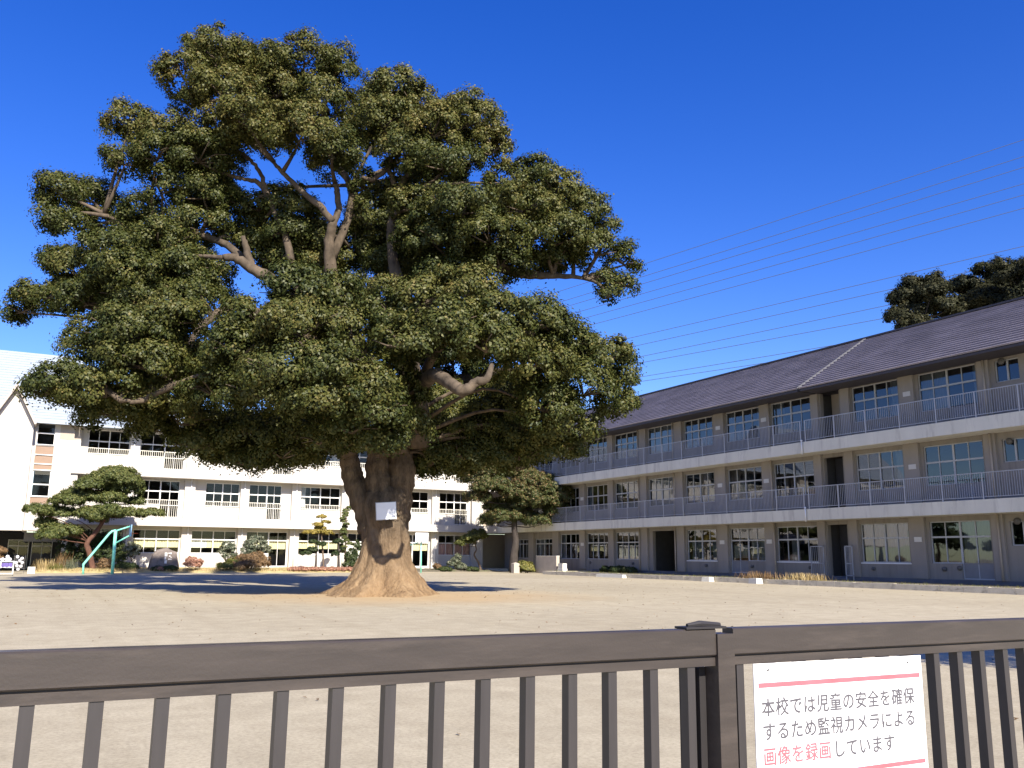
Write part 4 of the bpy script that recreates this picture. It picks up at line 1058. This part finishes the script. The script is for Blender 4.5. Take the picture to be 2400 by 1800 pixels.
pt = list(PINE_TRUNK)
pt[0] = (pt[0][0] + 0.05, 71.5, 0.0)
tree('pine_tree', 'trained pine with flat cloud-like pads and a reddish curved trunk', pt, 0.17, spread([(a, b, c, d * 1.1, e * 1.6, f) for a, b, c, d, e, f in PINE], 0.75, 4), L['pine'], M['pine_bark'], (4.2, 71.5, 0.1), 0.19, 0.55, 0.13, 31, 55, 0.46, flat=1.0, low=-0.5)
tree('layered_tree', 'dark evergreen tree trained in layered pads by the corner of the beige building', LAYERED_TRUNK, 0.32, spread([(a, b, c, d * 1.05, e * 1.5, 0.5 if c > 6 else 0) for a, b, c, d, e, f in LAYERED], 1.0, 5), L['layered'], M['dark_bark'], (36.83, 68.3, 0), 0.27, 0.6, 0.15, 32, 70, 0.48, flat=0.8, low=-0.5)
tree('small_tree', 'small pruned tree with a thin wavy trunk at the right end of the white building', [(35.97, 73, 0.1), (35.73, 73, 0.8), (35.3, 73, 1.45), (35.5, 73, 1.95), (35.3, 73, 2.5)], 0.09,
     [(35.55, 73, 3.3, 0.75, 0.45, 0), (34.7, 72.8, 2.9, 0.75, 0.4, 0), (36.1, 73.1, 3.0, 0.5, 0.35, 0), (34.0, 73, 2.45, 0.5, 0.3, 0), (35.0, 73.5, 2.6, 0.6, 0.3, 0), (35.2, 72.5, 3.1, 0.5, 0.3, 0)], L['olive'], M['grey_bark'], (35.97, 73, 0.1), 0.2, 0.6, 0.14, 33, 60, 0.35)
tree('slender_tree', 'slender pruned tree with yellowing flat pads left of the big trunk', [(20.93, 71, 0.2), (20.85, 71, 1.2), (20.68, 71, 2.4), (20.62, 71, 3.2), (20.55, 71, 4.2)], 0.07,
     [(20.55, 71, 4.35, 0.35, 0.16, 1), (20.9, 71, 3.95, 0.35, 0.12, 0), (20.3, 71, 3.75, 0.35, 0.14, 1), (19.75, 71, 3.1, 0.5, 0.17, 1), (20.3, 71, 3.15, 0.5, 0.2, 1), (21.1, 71, 3.1, 0.45, 0.22, 1), (20.6, 71.3, 3.5, 0.4, 0.15, 0)], L['yellow'], M['grey_bark'], (20.93, 71, 0.2), 0.14, 0.7, 0.12, 34, 40, 0.4)
col = []
rnd = random.Random(8)
for i in range(17):
    z = 1.6 + i * 0.225
    col.append((22.64 + rnd.uniform(-.28, .28), 71 + rnd.uniform(-.28, .28), z, 0.2, 0.1, 0))
tree('slender_tree', 'tall thin conifer with many small tufts up its stem', [(22.72, 71, 0.2), (22.68, 71, 1.5), (22.62, 71, 3.0), (22.6, 71, 5.2)], 0.07, col, L['pine'], M['grey_bark'], (22.72, 71, 0.2), 0.12, 0.9, 0.12, 35, 40, 0.4)
tree('young_tree', 'short trunk with dark tufts beside the slender yellowing tree', [(20.2, 70.8, 0.2), (20.22, 70.8, 1.2), (20.1, 70.8, 2.35)], 0.08, [(20.0, 70.8, 2.35, 0.35, 0.18, 0), (19.4, 70.8, 1.45, 0.45, 0.22, 0), (19.9, 70.9, 1.75, 0.4, 0.2, 0), (20.6, 70.8, 2.2, 0.35, 0.18, 0)], L['dark_green'], M['dark_bark'], (20.2, 70.8, 0.2), 0.15, 0.6, 0.13, 36, 45, 0.35)
tree('young_tree', 'short dark leafy trunk between the thin conifer and the yellowing tree', [(22.1, 70.8, 0.2), (22.05, 70.8, 1.4), (22.0, 70.8, 2.5)], 0.1, [(21.95, 70.8, 2.4, 0.35, 0.25, 0), (21.8, 70.8, 1.4, 0.25, 0.3, 0), (22.3, 70.9, 1.9, 0.2, 0.3, 0)], L['dark_green'], M['dark_bark'], (22.1, 70.8, 0.2), 0.14, 0.6, 0.13, 37, 45, 0.3)

def bush(name, label, clumps, leafm, sub, leaf, seed, cover=0.75, per=60, tint0=0.5, group=None, stems=True, cat='shrub', low=-0.5):
    zb = min(c[2] - c[4] for c in clumps)
    cx = sum(c[0] for c in clumps) / len(clumps); cy = sum(c[1] for c in clumps) / len(clumps)
    t = thing(name, label, cat, (cx, cy, max(0, zb)), group)
    mb = MB()
    rnd = random.Random(seed)
    for c in clumps:
        for k in range(4):
            mb.tube([(cx + rnd.uniform(-.1, .1), cy + rnd.uniform(-.1, .1), max(0.02, zb - 0.1)), (c[0] + rnd.uniform(-.6, .6) * c[3], c[1] + rnd.uniform(-.6, .6) * c[3], c[2] + rnd.uniform(-.2, .6) * c[4])], [0.025, 0.01], 5)
    mb.build('stems', M['grey_bark'], t)
    foliage('foliage', clumps, sub, cover, leaf, seed, t, leafm, per, low, tint0, 0.25, 0.1, 0.8, 0.5)
    return t
bush('round_bush', 'rounded reddish clipped bush right of the stone monument', [(10.85, 70.5, 0.62, 0.6, 0.5, 0)], L['red'], 0.16, 0.09, 41, 1.0, 70)
bush('round_bush', 'rounded brown clipped bush behind the turquoise hoop post', [(4.9, 71, 0.55, 0.45, 0.4, 0)], L['brown'], 0.14, 0.09, 42, 1.0, 70)
bush('low_shrub', 'low dark green shrub between the hoop post and the stone monument', [(6.1, 71, 0.38, 0.5, 0.3, 0), (6.7, 71.1, 0.35, 0.4, 0.28, 0)], L['dark_green'], 0.16, 0.1, 43)
bush('leafy_shrub', 'open broad-leaved shrub against the white wall below the cream blind', [(13.75, 73, 1.7, 0.55, 0.6, 0), (13.4, 73, 1.2, 0.35, 0.35, 0), (14.0, 73.1, 1.3, 0.35, 0.4, 0)], L['grey_green'], 0.2, 0.15, 44, 0.5, 40)
bush('leafy_shrub', 'tall broad-leaved shrub behind the reddish shrub heap', [(15.9, 73, 2.2, 0.8, 0.6, 0), (15.4, 73, 1.6, 0.6, 0.5, 0), (16.5, 73, 1.7, 0.5, 0.5, 0)], L['grey_green'], 0.22, 0.15, 45, 0.55, 45)
bush('shrub_heap', 'wide heap of reddish brown shrubs on the dry bank', [(15.2, 70.6, 0.65, 0.9, 0.45, 0), (16.0, 70.8, 0.7, 0.6, 0.55, 0), (14.3, 70.5, 0.5, 0.7, 0.32, 0), (14.7, 71.0, 0.95, 0.7, 0.4, 0), (15.6, 71.2, 1.15, 0.6, 0.4, 0)], L['brown'], 0.2, 0.1, 46, 0.8, 70, 0.5)
bush('low_shrub', 'low green shrub at the left foot of the reddish shrub heap', [(13.2, 70.6, 0.45, 0.6, 0.25, 0), (13.9, 70.9, 0.8, 0.5, 0.25, 0)], L['olive'], 0.17, 0.1, 47)
bush('low_shrub', 'small green plant at the foot of the stone monument', [(9.2, 70.4, 0.28, 0.5, 0.18, 0), (8.3, 70.4, 0.25, 0.3, 0.16, 0)], L['dark_green'], 0.14, 0.1, 48, tint0=0.6)
bush('low_shrub', 'small orange-red plant at the foot of the stone monument', [(8.5, 70.2, 0.26, 0.24, 0.16, 0)], L['red'], 0.12, 0.08, 49, tint0=0.4)
bush('leafy_shrub', 'dark leafy shrub beside the left edge of the big trunk', [(23.2, 71, 1.2, 0.5, 0.75, 0), (23.5, 71, 2.0, 0.35, 0.5, 0), (23.0, 70.8, 0.6, 0.5, 0.35, 0)], L['dark_green'], 0.2, 0.13, 50, 0.6, 50)
bush('leafy_shrub', 'tangle of dark shrubs under the trained pine', [(2.6, 73.4, 1.0, 0.8, 0.8, 0), (3.6, 73.6, 1.2, 0.9, 1.0, 0), (5.2, 73.8, 1.3, 0.9, 1.0, 0), (6.2, 73.6, 1.1, 0.6, 0.8, 0), (4.4, 74.2, 2.2, 1.0, 0.7, 0), (3.2, 74.4, 2.3, 0.9, 0.7, 0), (5.5, 74.4, 2.2, 0.8, 0.6, 0), (2.4, 74.3, 1.9, 0.6, 0.6, 0)], L['dark_green'], 0.26, 0.14, 51, 0.5, 50, 0.4)
bush('leafy_shrub', 'pale palm-like plant between the hoop board and the monument', [(6.7, 72.2, 1.7, 0.5, 0.4, 0), (6.9, 72.2, 1.2, 0.35, 0.3, 0)], L['grey_green'], 0.2, 0.22, 52, 0.4, 30, 0.6)
bush('leafy_shrub', 'grey-leaved shrub in front of the pink blinds', [(33.3, 73, 0.7, 0.55, 0.5, 0), (33.9, 72.9, 0.4, 0.5, 0.3, 0), (33.6, 73, 1.15, 0.35, 0.3, 0)], L['grey_green'], 0.18, 0.13, 53, 0.6, 45)
bush('low_shrub', 'low brownish clipped mound on the dark soil bed', [(31.75, 73, 0.42, 0.35, 0.22, 0)], L['brown'], 0.13, 0.08, 54)
bush('low_shrub', 'low dark green ground plants on the dark soil bed', [(32.3, 72.9, 0.2, 0.7, 0.15, 0), (34.9, 72.7, 0.2, 0.6, 0.15, 0)], L['dark_green'], 0.15, 0.1, 55)
bush('leafy_shrub', 'sunlit yellow-green spiky plant beside the stone post', [(36.8, 66.6, 0.5, 0.42, 0.42, 0), (37.4, 66.7, 0.45, 0.35, 0.38, 0), (37.1, 66.4, 0.3, 0.5, 0.25, 0)], L['olive'], 0.17, 0.2, 56, 0.7, 40, 0.75)
bush('low_shrub', 'dark creeping plants at the foot of the beige wall', [(39.6, 56.5, 0.4, 0.7, 0.2, 0), (39.6, 58.0, 0.4, 0.6, 0.22, 0), (39.6, 55.2, 0.38, 0.5, 0.2, 0)], L['dark_green'], 0.18, 0.12, 57)
bush('low_hedge', 'low reddish hedge along the bank left of the big trunk', [(18.4 + i * 0.75, 70.4, 0.24, 0.5, 0.12, 0) for i in range(7)], L['red'], 0.13, 0.08, 58, 0.9, 50, 0.45, cat='hedge')
def tuft(name, label, cx, cy, z, rx, ry, n, hgt, m, seed, cat='grass tuft', group=None):
    rng = np.random.default_rng(seed)
    p = np.stack([cx + rng.normal(0, rx, n), cy + rng.normal(0, ry, n), np.full(n, z)], 1)
    o = blades(name, p, hgt, 0.035, seed, None, m, 0.7, (cx, cy, z))
    return tag(o, label, cat, group)
tuft('dry_tuft', 'dry brown tuft spilling over the kerb, the left of two', 36.4, 38.3, 0.2, 0.25, 0.75, 420, 0.42, L['brown'], 61)
tuft('dry_tuft', 'dry straw tuft behind the kerb, the right of two', 36.4, 34.9, 0.2, 0.25, 0.7, 420, 0.40, L['straw'], 62)
tuft('dry_tuft', 'tall dry reed tuft in front of the porch column', 2.1, 72, 0.15, 0.25, 0.25, 160, 1.15, L['brown'], 63)
tuft('dry_tuft', 'yellow grass tuft at the left end of the bank', 1.1, 71.2, 0.12, 0.35, 0.3, 260, 0.75, L['straw'], 64)
tuft('green_tuft', 'green grass tuft left of the trained pine', 1.7, 71.0, 0.12, 0.3, 0.3, 260, 0.5, L['olive'], 65)
tuft('grey_tuft', 'grey-green strappy plant left of the pine trunk', 2.7, 71.2, 0.15, 0.22, 0.22, 160, 0.75, L['grey_green'], 66)

# a street tree beside the gate, out of the picture, whose leaves dapple the yard behind the right gate leaf
tree('street_tree', 'small leafy street tree outside the gate beyond the right edge', [(12.8, 1.2, 0), (12.8, 1.2, 2.2), (12.7, 1.3, 4.5)], 0.12,
     [(12.6, 1.2, 5.2, 1.3, 0.5, 0), (13.9, 1.6, 5.6, 1.2, 0.5, 0), (11.9, 1.8, 4.7, 0.9, 0.4, 0), (13.2, 0.8, 6.2, 1.2, 0.5, 0), (14.6, 2.0, 5.0, 1.0, 0.4, 0)], L['dark_green'], M['grey_bark'], (12.8, 1.2, 0), 0.3, 0.35, 0.14, 90, 50, 0.45)
# trees along the far left side of the yard, out of the picture: what the beige building's panes mirror
for i in range(9):
    y_ = 8 + i * 11
    rn = random.Random(200 + i)
    x_ = -34 + rn.uniform(-3, 3)
    tree('yard_tree', 'broad leafy tree in the row beyond the left edge of the picture', [(x_, y_, 0), (x_ + .2, y_, 3), (x_, y_, 6)], 0.25,
         [(x_ + rn.uniform(-2, 2), y_ + rn.uniform(-3, 3), rn.uniform(2.5, 7.5), rn.uniform(1.5, 2.4), rn.uniform(1.2, 1.9), 0) for _ in range(8)], L['dark_green'], M['grey_bark'], (x_, y_, 0), 0.7, 0.5, 0.5, 210 + i, 40, 0.5, 'trees along the left side of the yard')
# far trees over the slate roof
for i, cl_ in enumerate(FAR_TREES):
    x = sum(c[0] for c in cl_) / len(cl_); y = sum(c[1] for c in cl_) / len(cl_)
    tree('far_tree', ('leftmost dark round tree rising over the slate roof', 'middle dark tree rising over the slate roof', 'tallest dark tree over the slate roof at the right edge')[i],
         [(x, y, 0), (x + 0.3, y, 9), (x, y, 18), (x, y, 26)], 0.5, spread(cl_, 1.5, i), L['far'], M['dark_bark'], (x, y, 0), 0.55, 0.8, 0.26, 70 + i, 130, 0.5, 'trees behind the beige building', flat=0.8, low=-0.8)

# ------------------------------------------------------------------ yard objects
bh = thing('basketball_hoop', 'turquoise basketball stand seen from the side in front of the trained pine', 'basketball hoop', (5.0, 66, 0))
p = MB().tube([(5.02, 66, 0), (4.99, 66, 2.85)], 0.105, 12)
p.build('post', M['turq'], bh, True)
p = MB().tube([(3.26, 66.0, 0), (3.22, 66, 0.65), (4.62, 66, 2.68), (4.78, 66, 2.84), (5.0, 66, 2.9)], 0.075, 10)
p.build('brace', M['turq'], bh, True)
MB().tube([(5.0, 66, 2.86), (5.86, 66, 3.18)], 0.055, 8).build('arm', M['turq'], bh, True)
MB().tube([(5.05, 66, 2.05), (5.86, 66, 2.55)], 0.055, 8).build('arm', M['turq'], bh, True)
MB().box(5.9, 5.95, 65.5, 66.9, 2.5, 3.3).build('backboard', M['board_blue'], bh)
rg = MB().tube([(6.2 + 0.23 * math.cos(a), 66.2 + 0.23 * math.sin(a), 2.72) for a in [i * math.pi / 8 for i in range(17)]], 0.012, 6, False)
rg.build('ring', M['ring'], bh, True)
bh = thing('basketball_hoop', 'basketball stand with white board facing the yard right of the big trunk', 'basketball hoop', (27.96, 67.5, 0))
MB().tube([(28.0, 67.75, 0), (27.95, 67.75, 2.6)], 0.06, 12).build('post', M['turq'], bh, True)
MB().tube([(27.96, 67.72, 2.5), (27.9, 67.42, 2.75)], 0.04, 8).build('arm', M['turq'], bh, True)
MB().tube([(27.0, 68.7, 0), (27.06, 68.6, 2.1), (27.95, 67.8, 2.5)], 0.04, 8).build('brace', M['turq'], bh, True)
MB().box(27.29, 28.41, 67.36, 67.4, 2.44, 3.19).build('backboard', M['board_white'], bh)
rg = MB().tube([(27.86 + 0.22 * math.cos(a), 67.1 + 0.22 * math.sin(a), 2.5) for a in [i * math.pi / 8 for i in range(17)]], 0.012, 6, False)
rg.build('ring', M['ring'], bh, True)

sm = thing('stone_monument', 'grey standing stone with pale carved marks in front of the white building', 'monument', (8.9, 71, 0.1))
ol = [(7.7, 0.0), (7.85, 0.9), (8.02, 1.3), (8.22, 1.66), (8.6, 1.76), (8.96, 1.83), (9.26, 1.68), (9.68, 1.5), (9.85, 0.8), (9.98, 0.0)]
mb = MB()
rnd = random.Random(4)
vs = []
lay_ = [(71.45, 0.8), (71.3, 0.98), (71.0, 1.0), (70.75, 0.96), (70.62, 0.82)]
for (yy, s) in lay_:
    for (x, z) in ol:
        vs.append((8.85 + (x - 8.85) * s + rnd.uniform(-.04, .04), yy + rnd.uniform(-.03, .03), z * (s * 0.6 + 0.4) + rnd.uniform(-.03, .03)))
n = len(ol)
fs = [tuple(range(n))[::-1], tuple((len(lay_) - 1) * n + k for k in range(n))]
for i in range(len(lay_) - 1):
    for k in range(n):
        a = i * n + k; b_ = i * n + (k + 1) % n
        fs.append((a, b_, b_ + n, a + n))
mb.add(vs, fs).build('stone', M['stone'], sm)
mk = MB()
for (x0, x1, z0, z1) in ((8.80, 8.98, 1.18, 1.45), (8.80, 8.92, 0.95, 1.14), (8.82, 8.98, 0.66, 0.90), (9.06, 9.13, 1.36, 1.45), (9.18, 9.27, 1.34, 1.46), (9.12, 9.2, 1.15, 1.24), (9.22, 9.28, 1.05, 1.15), (9.08, 9.16, 0.93, 1.02), (9.2, 9.29, 0.92, 0.99)):
    mk.box(x0, x1, 70.56, 70.63, z0, z1)
mk.build('carved_marks', M['carved'], sm)

lw = thing('low_wall', 'low concrete wall with a bright sunlit end before the beige building', 'wall', (38.05, 64.7, 0))
MB().box(37.9, 38.2, 63.02, 66.35, 0, 1.40).build('wall_body', M['lowwall'], lw)
MB().box(37.88, 38.22, 63.0, 66.37, 1.40, 1.44).build('coping', M['block'], lw)
tag(MB().box(37.85, 38.3, 61.95, 62.75, 0, 0.42).box(37.88, 38.27, 62.0, 62.7, 0.42, 0.84).build('concrete_step', M['block'], loc=(38.1, 62.4, 0)), 'small stepped concrete block at the end of the low wall', 'concrete block')
sp = MB().box(35.76, 36.28, 66.3, 66.8, 0, 0.78)
sp.add([(35.76, 66.3, 0.78), (36.28, 66.3, 0.78), (36.28, 66.8, 0.78), (35.76, 66.8, 0.78), (36.02, 66.55, 0.88)], [(0, 1, 4), (1, 2, 4), (2, 3, 4), (3, 0, 4)])
tag(sp.build('stone_post', M['lowwall'], loc=(36, 66.5, 0)), 'squat stone post left of the yellow-green spiky plant', 'post')
def block(label, x, y, dx, dy, hgt, rz):
    mb = MB()
    k = 0.03
    mb.add([(-dx, -dy, 0), (dx, -dy, 0), (dx, dy, 0), (-dx, dy, 0), (-dx + k, -dy + k, hgt), (dx - k, -dy + k, hgt * 0.97), (dx - k, dy - k, hgt * 0.98), (-dx + k, dy - k, hgt * 0.96)],
           [(0, 3, 2, 1), (4, 5, 6, 7), (0, 1, 5, 4), (1, 2, 6, 5), (2, 3, 7, 6), (3, 0, 4, 7)])
    mt = Matrix.Rotation(rz, 4, 'Z')
    mb.v = [tuple(mt @ Vector(q) + Vector((x, y, 0))) for q in mb.v]
    return tag(mb.build('concrete_block', M['block'], loc=(x, y, 0)), label, 'concrete block', 'white blocks set along the kerb')
block('long pale kerb block nearest the low wall', 35.55, 51.8, 0.18, 1.6, 0.21, 0)
block('small white block against the kerb, the middle one of three', 35.52, 41.7, 0.2, 0.33, 0.27, 0.05)
block('bright white block against the kerb below the brown dry tuft', 35.5, 37.7, 0.22, 0.36, 0.3, -0.1)
mb = MB().box(0.0, 0.44, 68.3, 68.75, 0, 0.44)
tag(mb.build('stone_cube', M['block'], loc=(0.2, 68.5, 0)), 'pale square stone at the left end of the dry bank', 'stone block')

bc = thing('ball_cart', 'white framed ball cart with purple cloth at the left edge', 'ball cart', (-1.4, 63, 0))
f = MB()
for x in (-2.0, -0.79):
    for yy in (62.7, 63.3):
        f.box(x - 0.03, x + 0.03, yy - 0.03, yy + 0.03, 0.08, 0.87)
for z in (0.84, 0.5, 0.12):
    for yy in (62.7, 63.3):
        f.box(-1.97, -0.82, yy - 0.025, yy + 0.025, z - 0.025, z + 0.025)
    for x in (-2.0, -0.79):
        f.box(x - 0.025, x + 0.025, 62.73, 63.27, z - 0.025, z + 0.025)
f.build('frame', M['white_frame'], bc)
for x in (-2.0, -0.79):
    for yy in (62.7, 63.3):
        MB().disc((x - 0.02, yy, 0.045), (1, 0, 0), 0.045, 0.04).build('castor', M['dark'], bc, True)
wavy(('Y', 62.72), -1.4, -0.85, 0.06, 0.52, 0.76).build('cloth', M['purple'], bc)
wavy(('Y', 62.72), -1.9, -1.42, 0.06, 0.45, 0.8).build('cloth', M['lilac'], bc)
ball0 = None
def ball(x, y, z, r, label, group):
    global ball0
    if ball0 is None:
        ball0 = MB().sphere((0, 0, 0), 0.11, 14).build('white_ball', M['ball'], smooth=True)
        o = ball0
    else:
        o = ball0.copy(); COL.objects.link(o)
    o.location = (x, y, z)
    o.scale = (r / 0.11,) * 3
    return tag(o, label, 'ball', group)
for i, (x, z) in enumerate(((-1.18, 0.96), (-1.40, 0.96), (-1.62, 0.96), (-1.84, 0.96), (-1.02, 0.96), (-1.15, 1.12))):
    ball(x, 63.0 + 0.02 * (i % 2), z, 0.11, 'white ball lying on the white framed cart', 'balls on the cart')
for i, (x, z) in enumerate(((-0.68, 1.09), (-0.40, 0.98), (-0.52, 0.84), (-0.72, 0.70), (-0.36, 0.70), (-0.66, 0.50), (-0.42, 0.47), (-0.57, 0.27))):
    ball(x, 69, z, 0.11, 'white ball in the small rack right of the cart', 'balls in the rack')
br = thing('ball_rack', 'thin dark wire rack holding white balls right of the cart', 'ball rack', (-0.55, 69, 0))
for x in (-0.86, -0.22):
    MB().tube([(x, 69.16, 0), (x, 69.16, 1.2)], 0.015, 6).build('post', M['vent'], br)
f = MB()
for z in (0.16, 0.37, 0.58, 0.74, 0.88, 0.97):
    f.tube([(-0.86, 69.16, z), (-0.22, 69.16, z - 0.02)], 0.01, 6)
    f.tube([(-0.86, 68.86, z - 0.02), (-0.22, 68.86, z - 0.02)], 0.01, 6)
f.build('shelf', M['vent'], br)
bush('round_bush', 'clipped tan bush at the far left edge before the dark porch', [(-1.75, 66, 1.45, 0.45, 0.25, 0), (-1.9, 66, 1.15, 0.4, 0.25, 0), (-2.0, 66, 0.6, 0.3, 0.5, 0)], L['brown'], 0.14, 0.09, 59, 0.9, 60, 0.6)

# ------------------------------------------------------------------ power lines
for i, (a, m_, c) in enumerate(WIRES):
    pts = []
    A, B, D_ = Vector(a), Vector(m_), Vector(c)
    for k in range(-6, 41):
        t = k / 34
        # quadratic through the three survey points
        tb = (B - A).length / (D_ - A).length
        l0 = (t - tb) * (t - 1) / (tb)
        l1 = t * (t - 1) / (tb * (tb - 1))
        l2 = t * (t - tb) / (1 - tb)
        pts.append(A * l0 + B * l1 + D_ * l2)
    o = MB().tube(pts, 0.042, 5).build('power_line', M['wire'], smooth=True, loc=a)
    rank = ('topmost', 'second from the top', 'third from the top', 'fourth from the top', 'fifth from the top', 'sixth from the top', 'seventh from the top, below the wide gap', 'eighth from the top', 'ninth from the top', 'third from the bottom', 'second from the bottom', 'lowest')[i]
    tag(o, 'thin power line across the blue sky, ' + rank, 'power line', 'power lines over the beige building')

# ------------------------------------------------------------------ gate and sign in the foreground
YG = 2.2
def gate(label, xs, x0, x1, stile=None):
    t = thing('metal_gate', label, 'gate', (0, YG, 0))
    c_ = 0.004
    pr = [(YG + c_, 1.113), (YG, 1.113 + c_), (YG, 1.194 - c_), (YG + c_, 1.194), (YG + 0.05 - c_, 1.194), (YG + 0.05, 1.194 - c_), (YG + 0.05, 1.113 + c_), (YG + 0.05 - c_, 1.113)]
    r = MB().add([(x0, a, b) for a, b in pr] + [(x1, a, b) for a, b in pr], [tuple(range(8)), tuple(range(15, 7, -1))] + [(k, k + 8, (k + 1) % 8 + 8, (k + 1) % 8) for k in range(8)])
    r.build('top_rail', M['gate'], t)
    MB().box(x0, x1, YG + 0.012, YG + 0.045, 1.108, 1.1125).build('rail_gap', M['gate_dark'], t)
    MB().box(x0, x1, YG + 0.006, YG + 0.048, 1.083, 1.1075).build('lower_rail', M['gate'], t)
    MB().box(x0, x1, YG, YG + 0.05, 0.08, 0.15).build('bottom_rail', M['gate'], t)
    first = None
    for x in xs:
        if first is None:
            o = MB().box(x - 0.0145, x + 0.0145, YG + 0.010, YG + 0.046, 0.1505, 1.0825)
            first = o.build('bar', M['gate_bar'], t)
            fx = x
        else:
            o = first.copy(); COL.objects.link(o); o.parent = t
            o.location = (x - fx, 0, 0)
    t.rotation_euler = (0, 0.0057, 0)
    return t
gl_ = gate('brown metal gate leaf left of the latch post', [-0.52, -0.385, -0.25, -0.115, 0.0208, 0.155, 0.291, 0.426, 0.561, 0.697, 0.834, 0.969, 1.103, 1.24, 1.377, 1.512, 1.66, 1.80], -0.9, 1.892)
gr_ = gate('brown metal gate leaf behind the camera notice sign, right of the latch post', [1.995, 2.13, 2.265, 2.395, 2.53, 2.665, 2.79, 2.93, 3.06, 3.19, 3.33, 3.46, 3.60, 3.73, 3.86], 1.962, 4.4)
MB().box(1.8935, 1.9605, YG - 0.006, YG + 0.058, 0.05, 1.178).build('end_stile', M['gate'], gr_)
MB().box(1.832, 1.856, YG + 0.07, YG + 0.11, 0.1, 1.075).box(1.868, 1.8925, YG + 0.055, YG + 0.10, 0.1, 1.075).build('meeting_bars', M['gate_dark'], gl_)
cp_ = MB().box(1.775, 1.932, YG - 0.004, YG + 0.054, 1.1945, 1.201)
cp_.tube([(1.80, YG + 0.025, 1.204), (1.85, YG + 0.025, 1.208), (1.925, YG + 0.02, 1.203)], [0.006, 0.01, 0.008], 8)
cp_.build('latch_plate', M['gate_dark'], gl_)

sg = thing('camera_notice_sign', 'white notice sign with red bars and Japanese text on the gate', 'sign', (2.024, YG - 0.012, 0))
sx0, sx1 = 2.024, 2.808
MB().box(sx0, sx1, YG - 0.014, YG - 0.0105, 0.655, 1.073).build('plate', M['sign_white'], sg)
for z0, z1 in ((1.000, 1.0145), (0.7175, 0.731)):
    MB().box(sx0 + 0.017, sx1 - 0.013, YG - 0.0150, YG - 0.01405, z0, z1).build('red_bar', M['sign_red'], sg)
for x in (2.082, 2.737):
    MB().disc((x, YG - 0.014, 1.054), (0, -1, 0), 0.0045, 0.003, 12).build('bolt', M['bolt'], sg, True)
def text(body, x, z, size, m, spacing):
    cu = bpy.data.curves.new('lettering', 'FONT')
    cu.body = body
    cu.size = size
    cu.space_character = spacing
    cu.extrude = 0.0004
    o = bpy.data.objects.new('tmp_lettering', cu)
    COL.objects.link(o)
    bpy.context.view_layer.update()
    me = bpy.data.meshes.new_from_object(o.evaluated_get(bpy.context.evaluated_depsgraph_get()))
    bpy.data.objects.remove(o)
    bpy.data.curves.remove(cu)
    me.name = 'lettering'
    # five slightly shifted copies in one mesh give the strokes their weight
    vs = [tuple(v.co) for v in me.vertices]
    fs = [tuple(p.vertices) for p in me.polygons]
    mb = MB()
    for k, (dx, dz) in enumerate(((0, 0), (0.0009, 0), (-0.0009, 0), (0, 0.0008), (0, -0.0008))):
        mb.add([(a + dx, b + dz, c + k * 0.00006) for a, b, c in vs], fs)
    bpy.data.meshes.remove(me)
    me = bpy.data.meshes.new('lettering')
    me.from_pydata(mb.v, [], mb.f)
    me.update()
    me.transform(Matrix.Translation((x, YG - 0.0146, z)) @ Matrix.Rotation(R(90), 4, 'X'))
    me.materials.clear()
    return link('lettering', me, m, sg)
TS, SP = 0.0575, 1.065
PIT = 0.0606
for row, z, runs in ((0, 0.919, [('本校では児童の安全を確保', 0, 'sign_ink')]), (1, 0.8475, [('するため監視カメラによる', 0, 'sign_ink')]), (2, 0.774, [('画像を録画', 0, 'sign_red'), ('しています', 5, 'sign_ink')])):
    for body, off, mk_ in runs:
        text(body, 2.050 + off * PIT, z, TS, M[mk_], SP)
sg.rotation_euler = (0, 0.0095, 0)
sg.location.x = 2.024
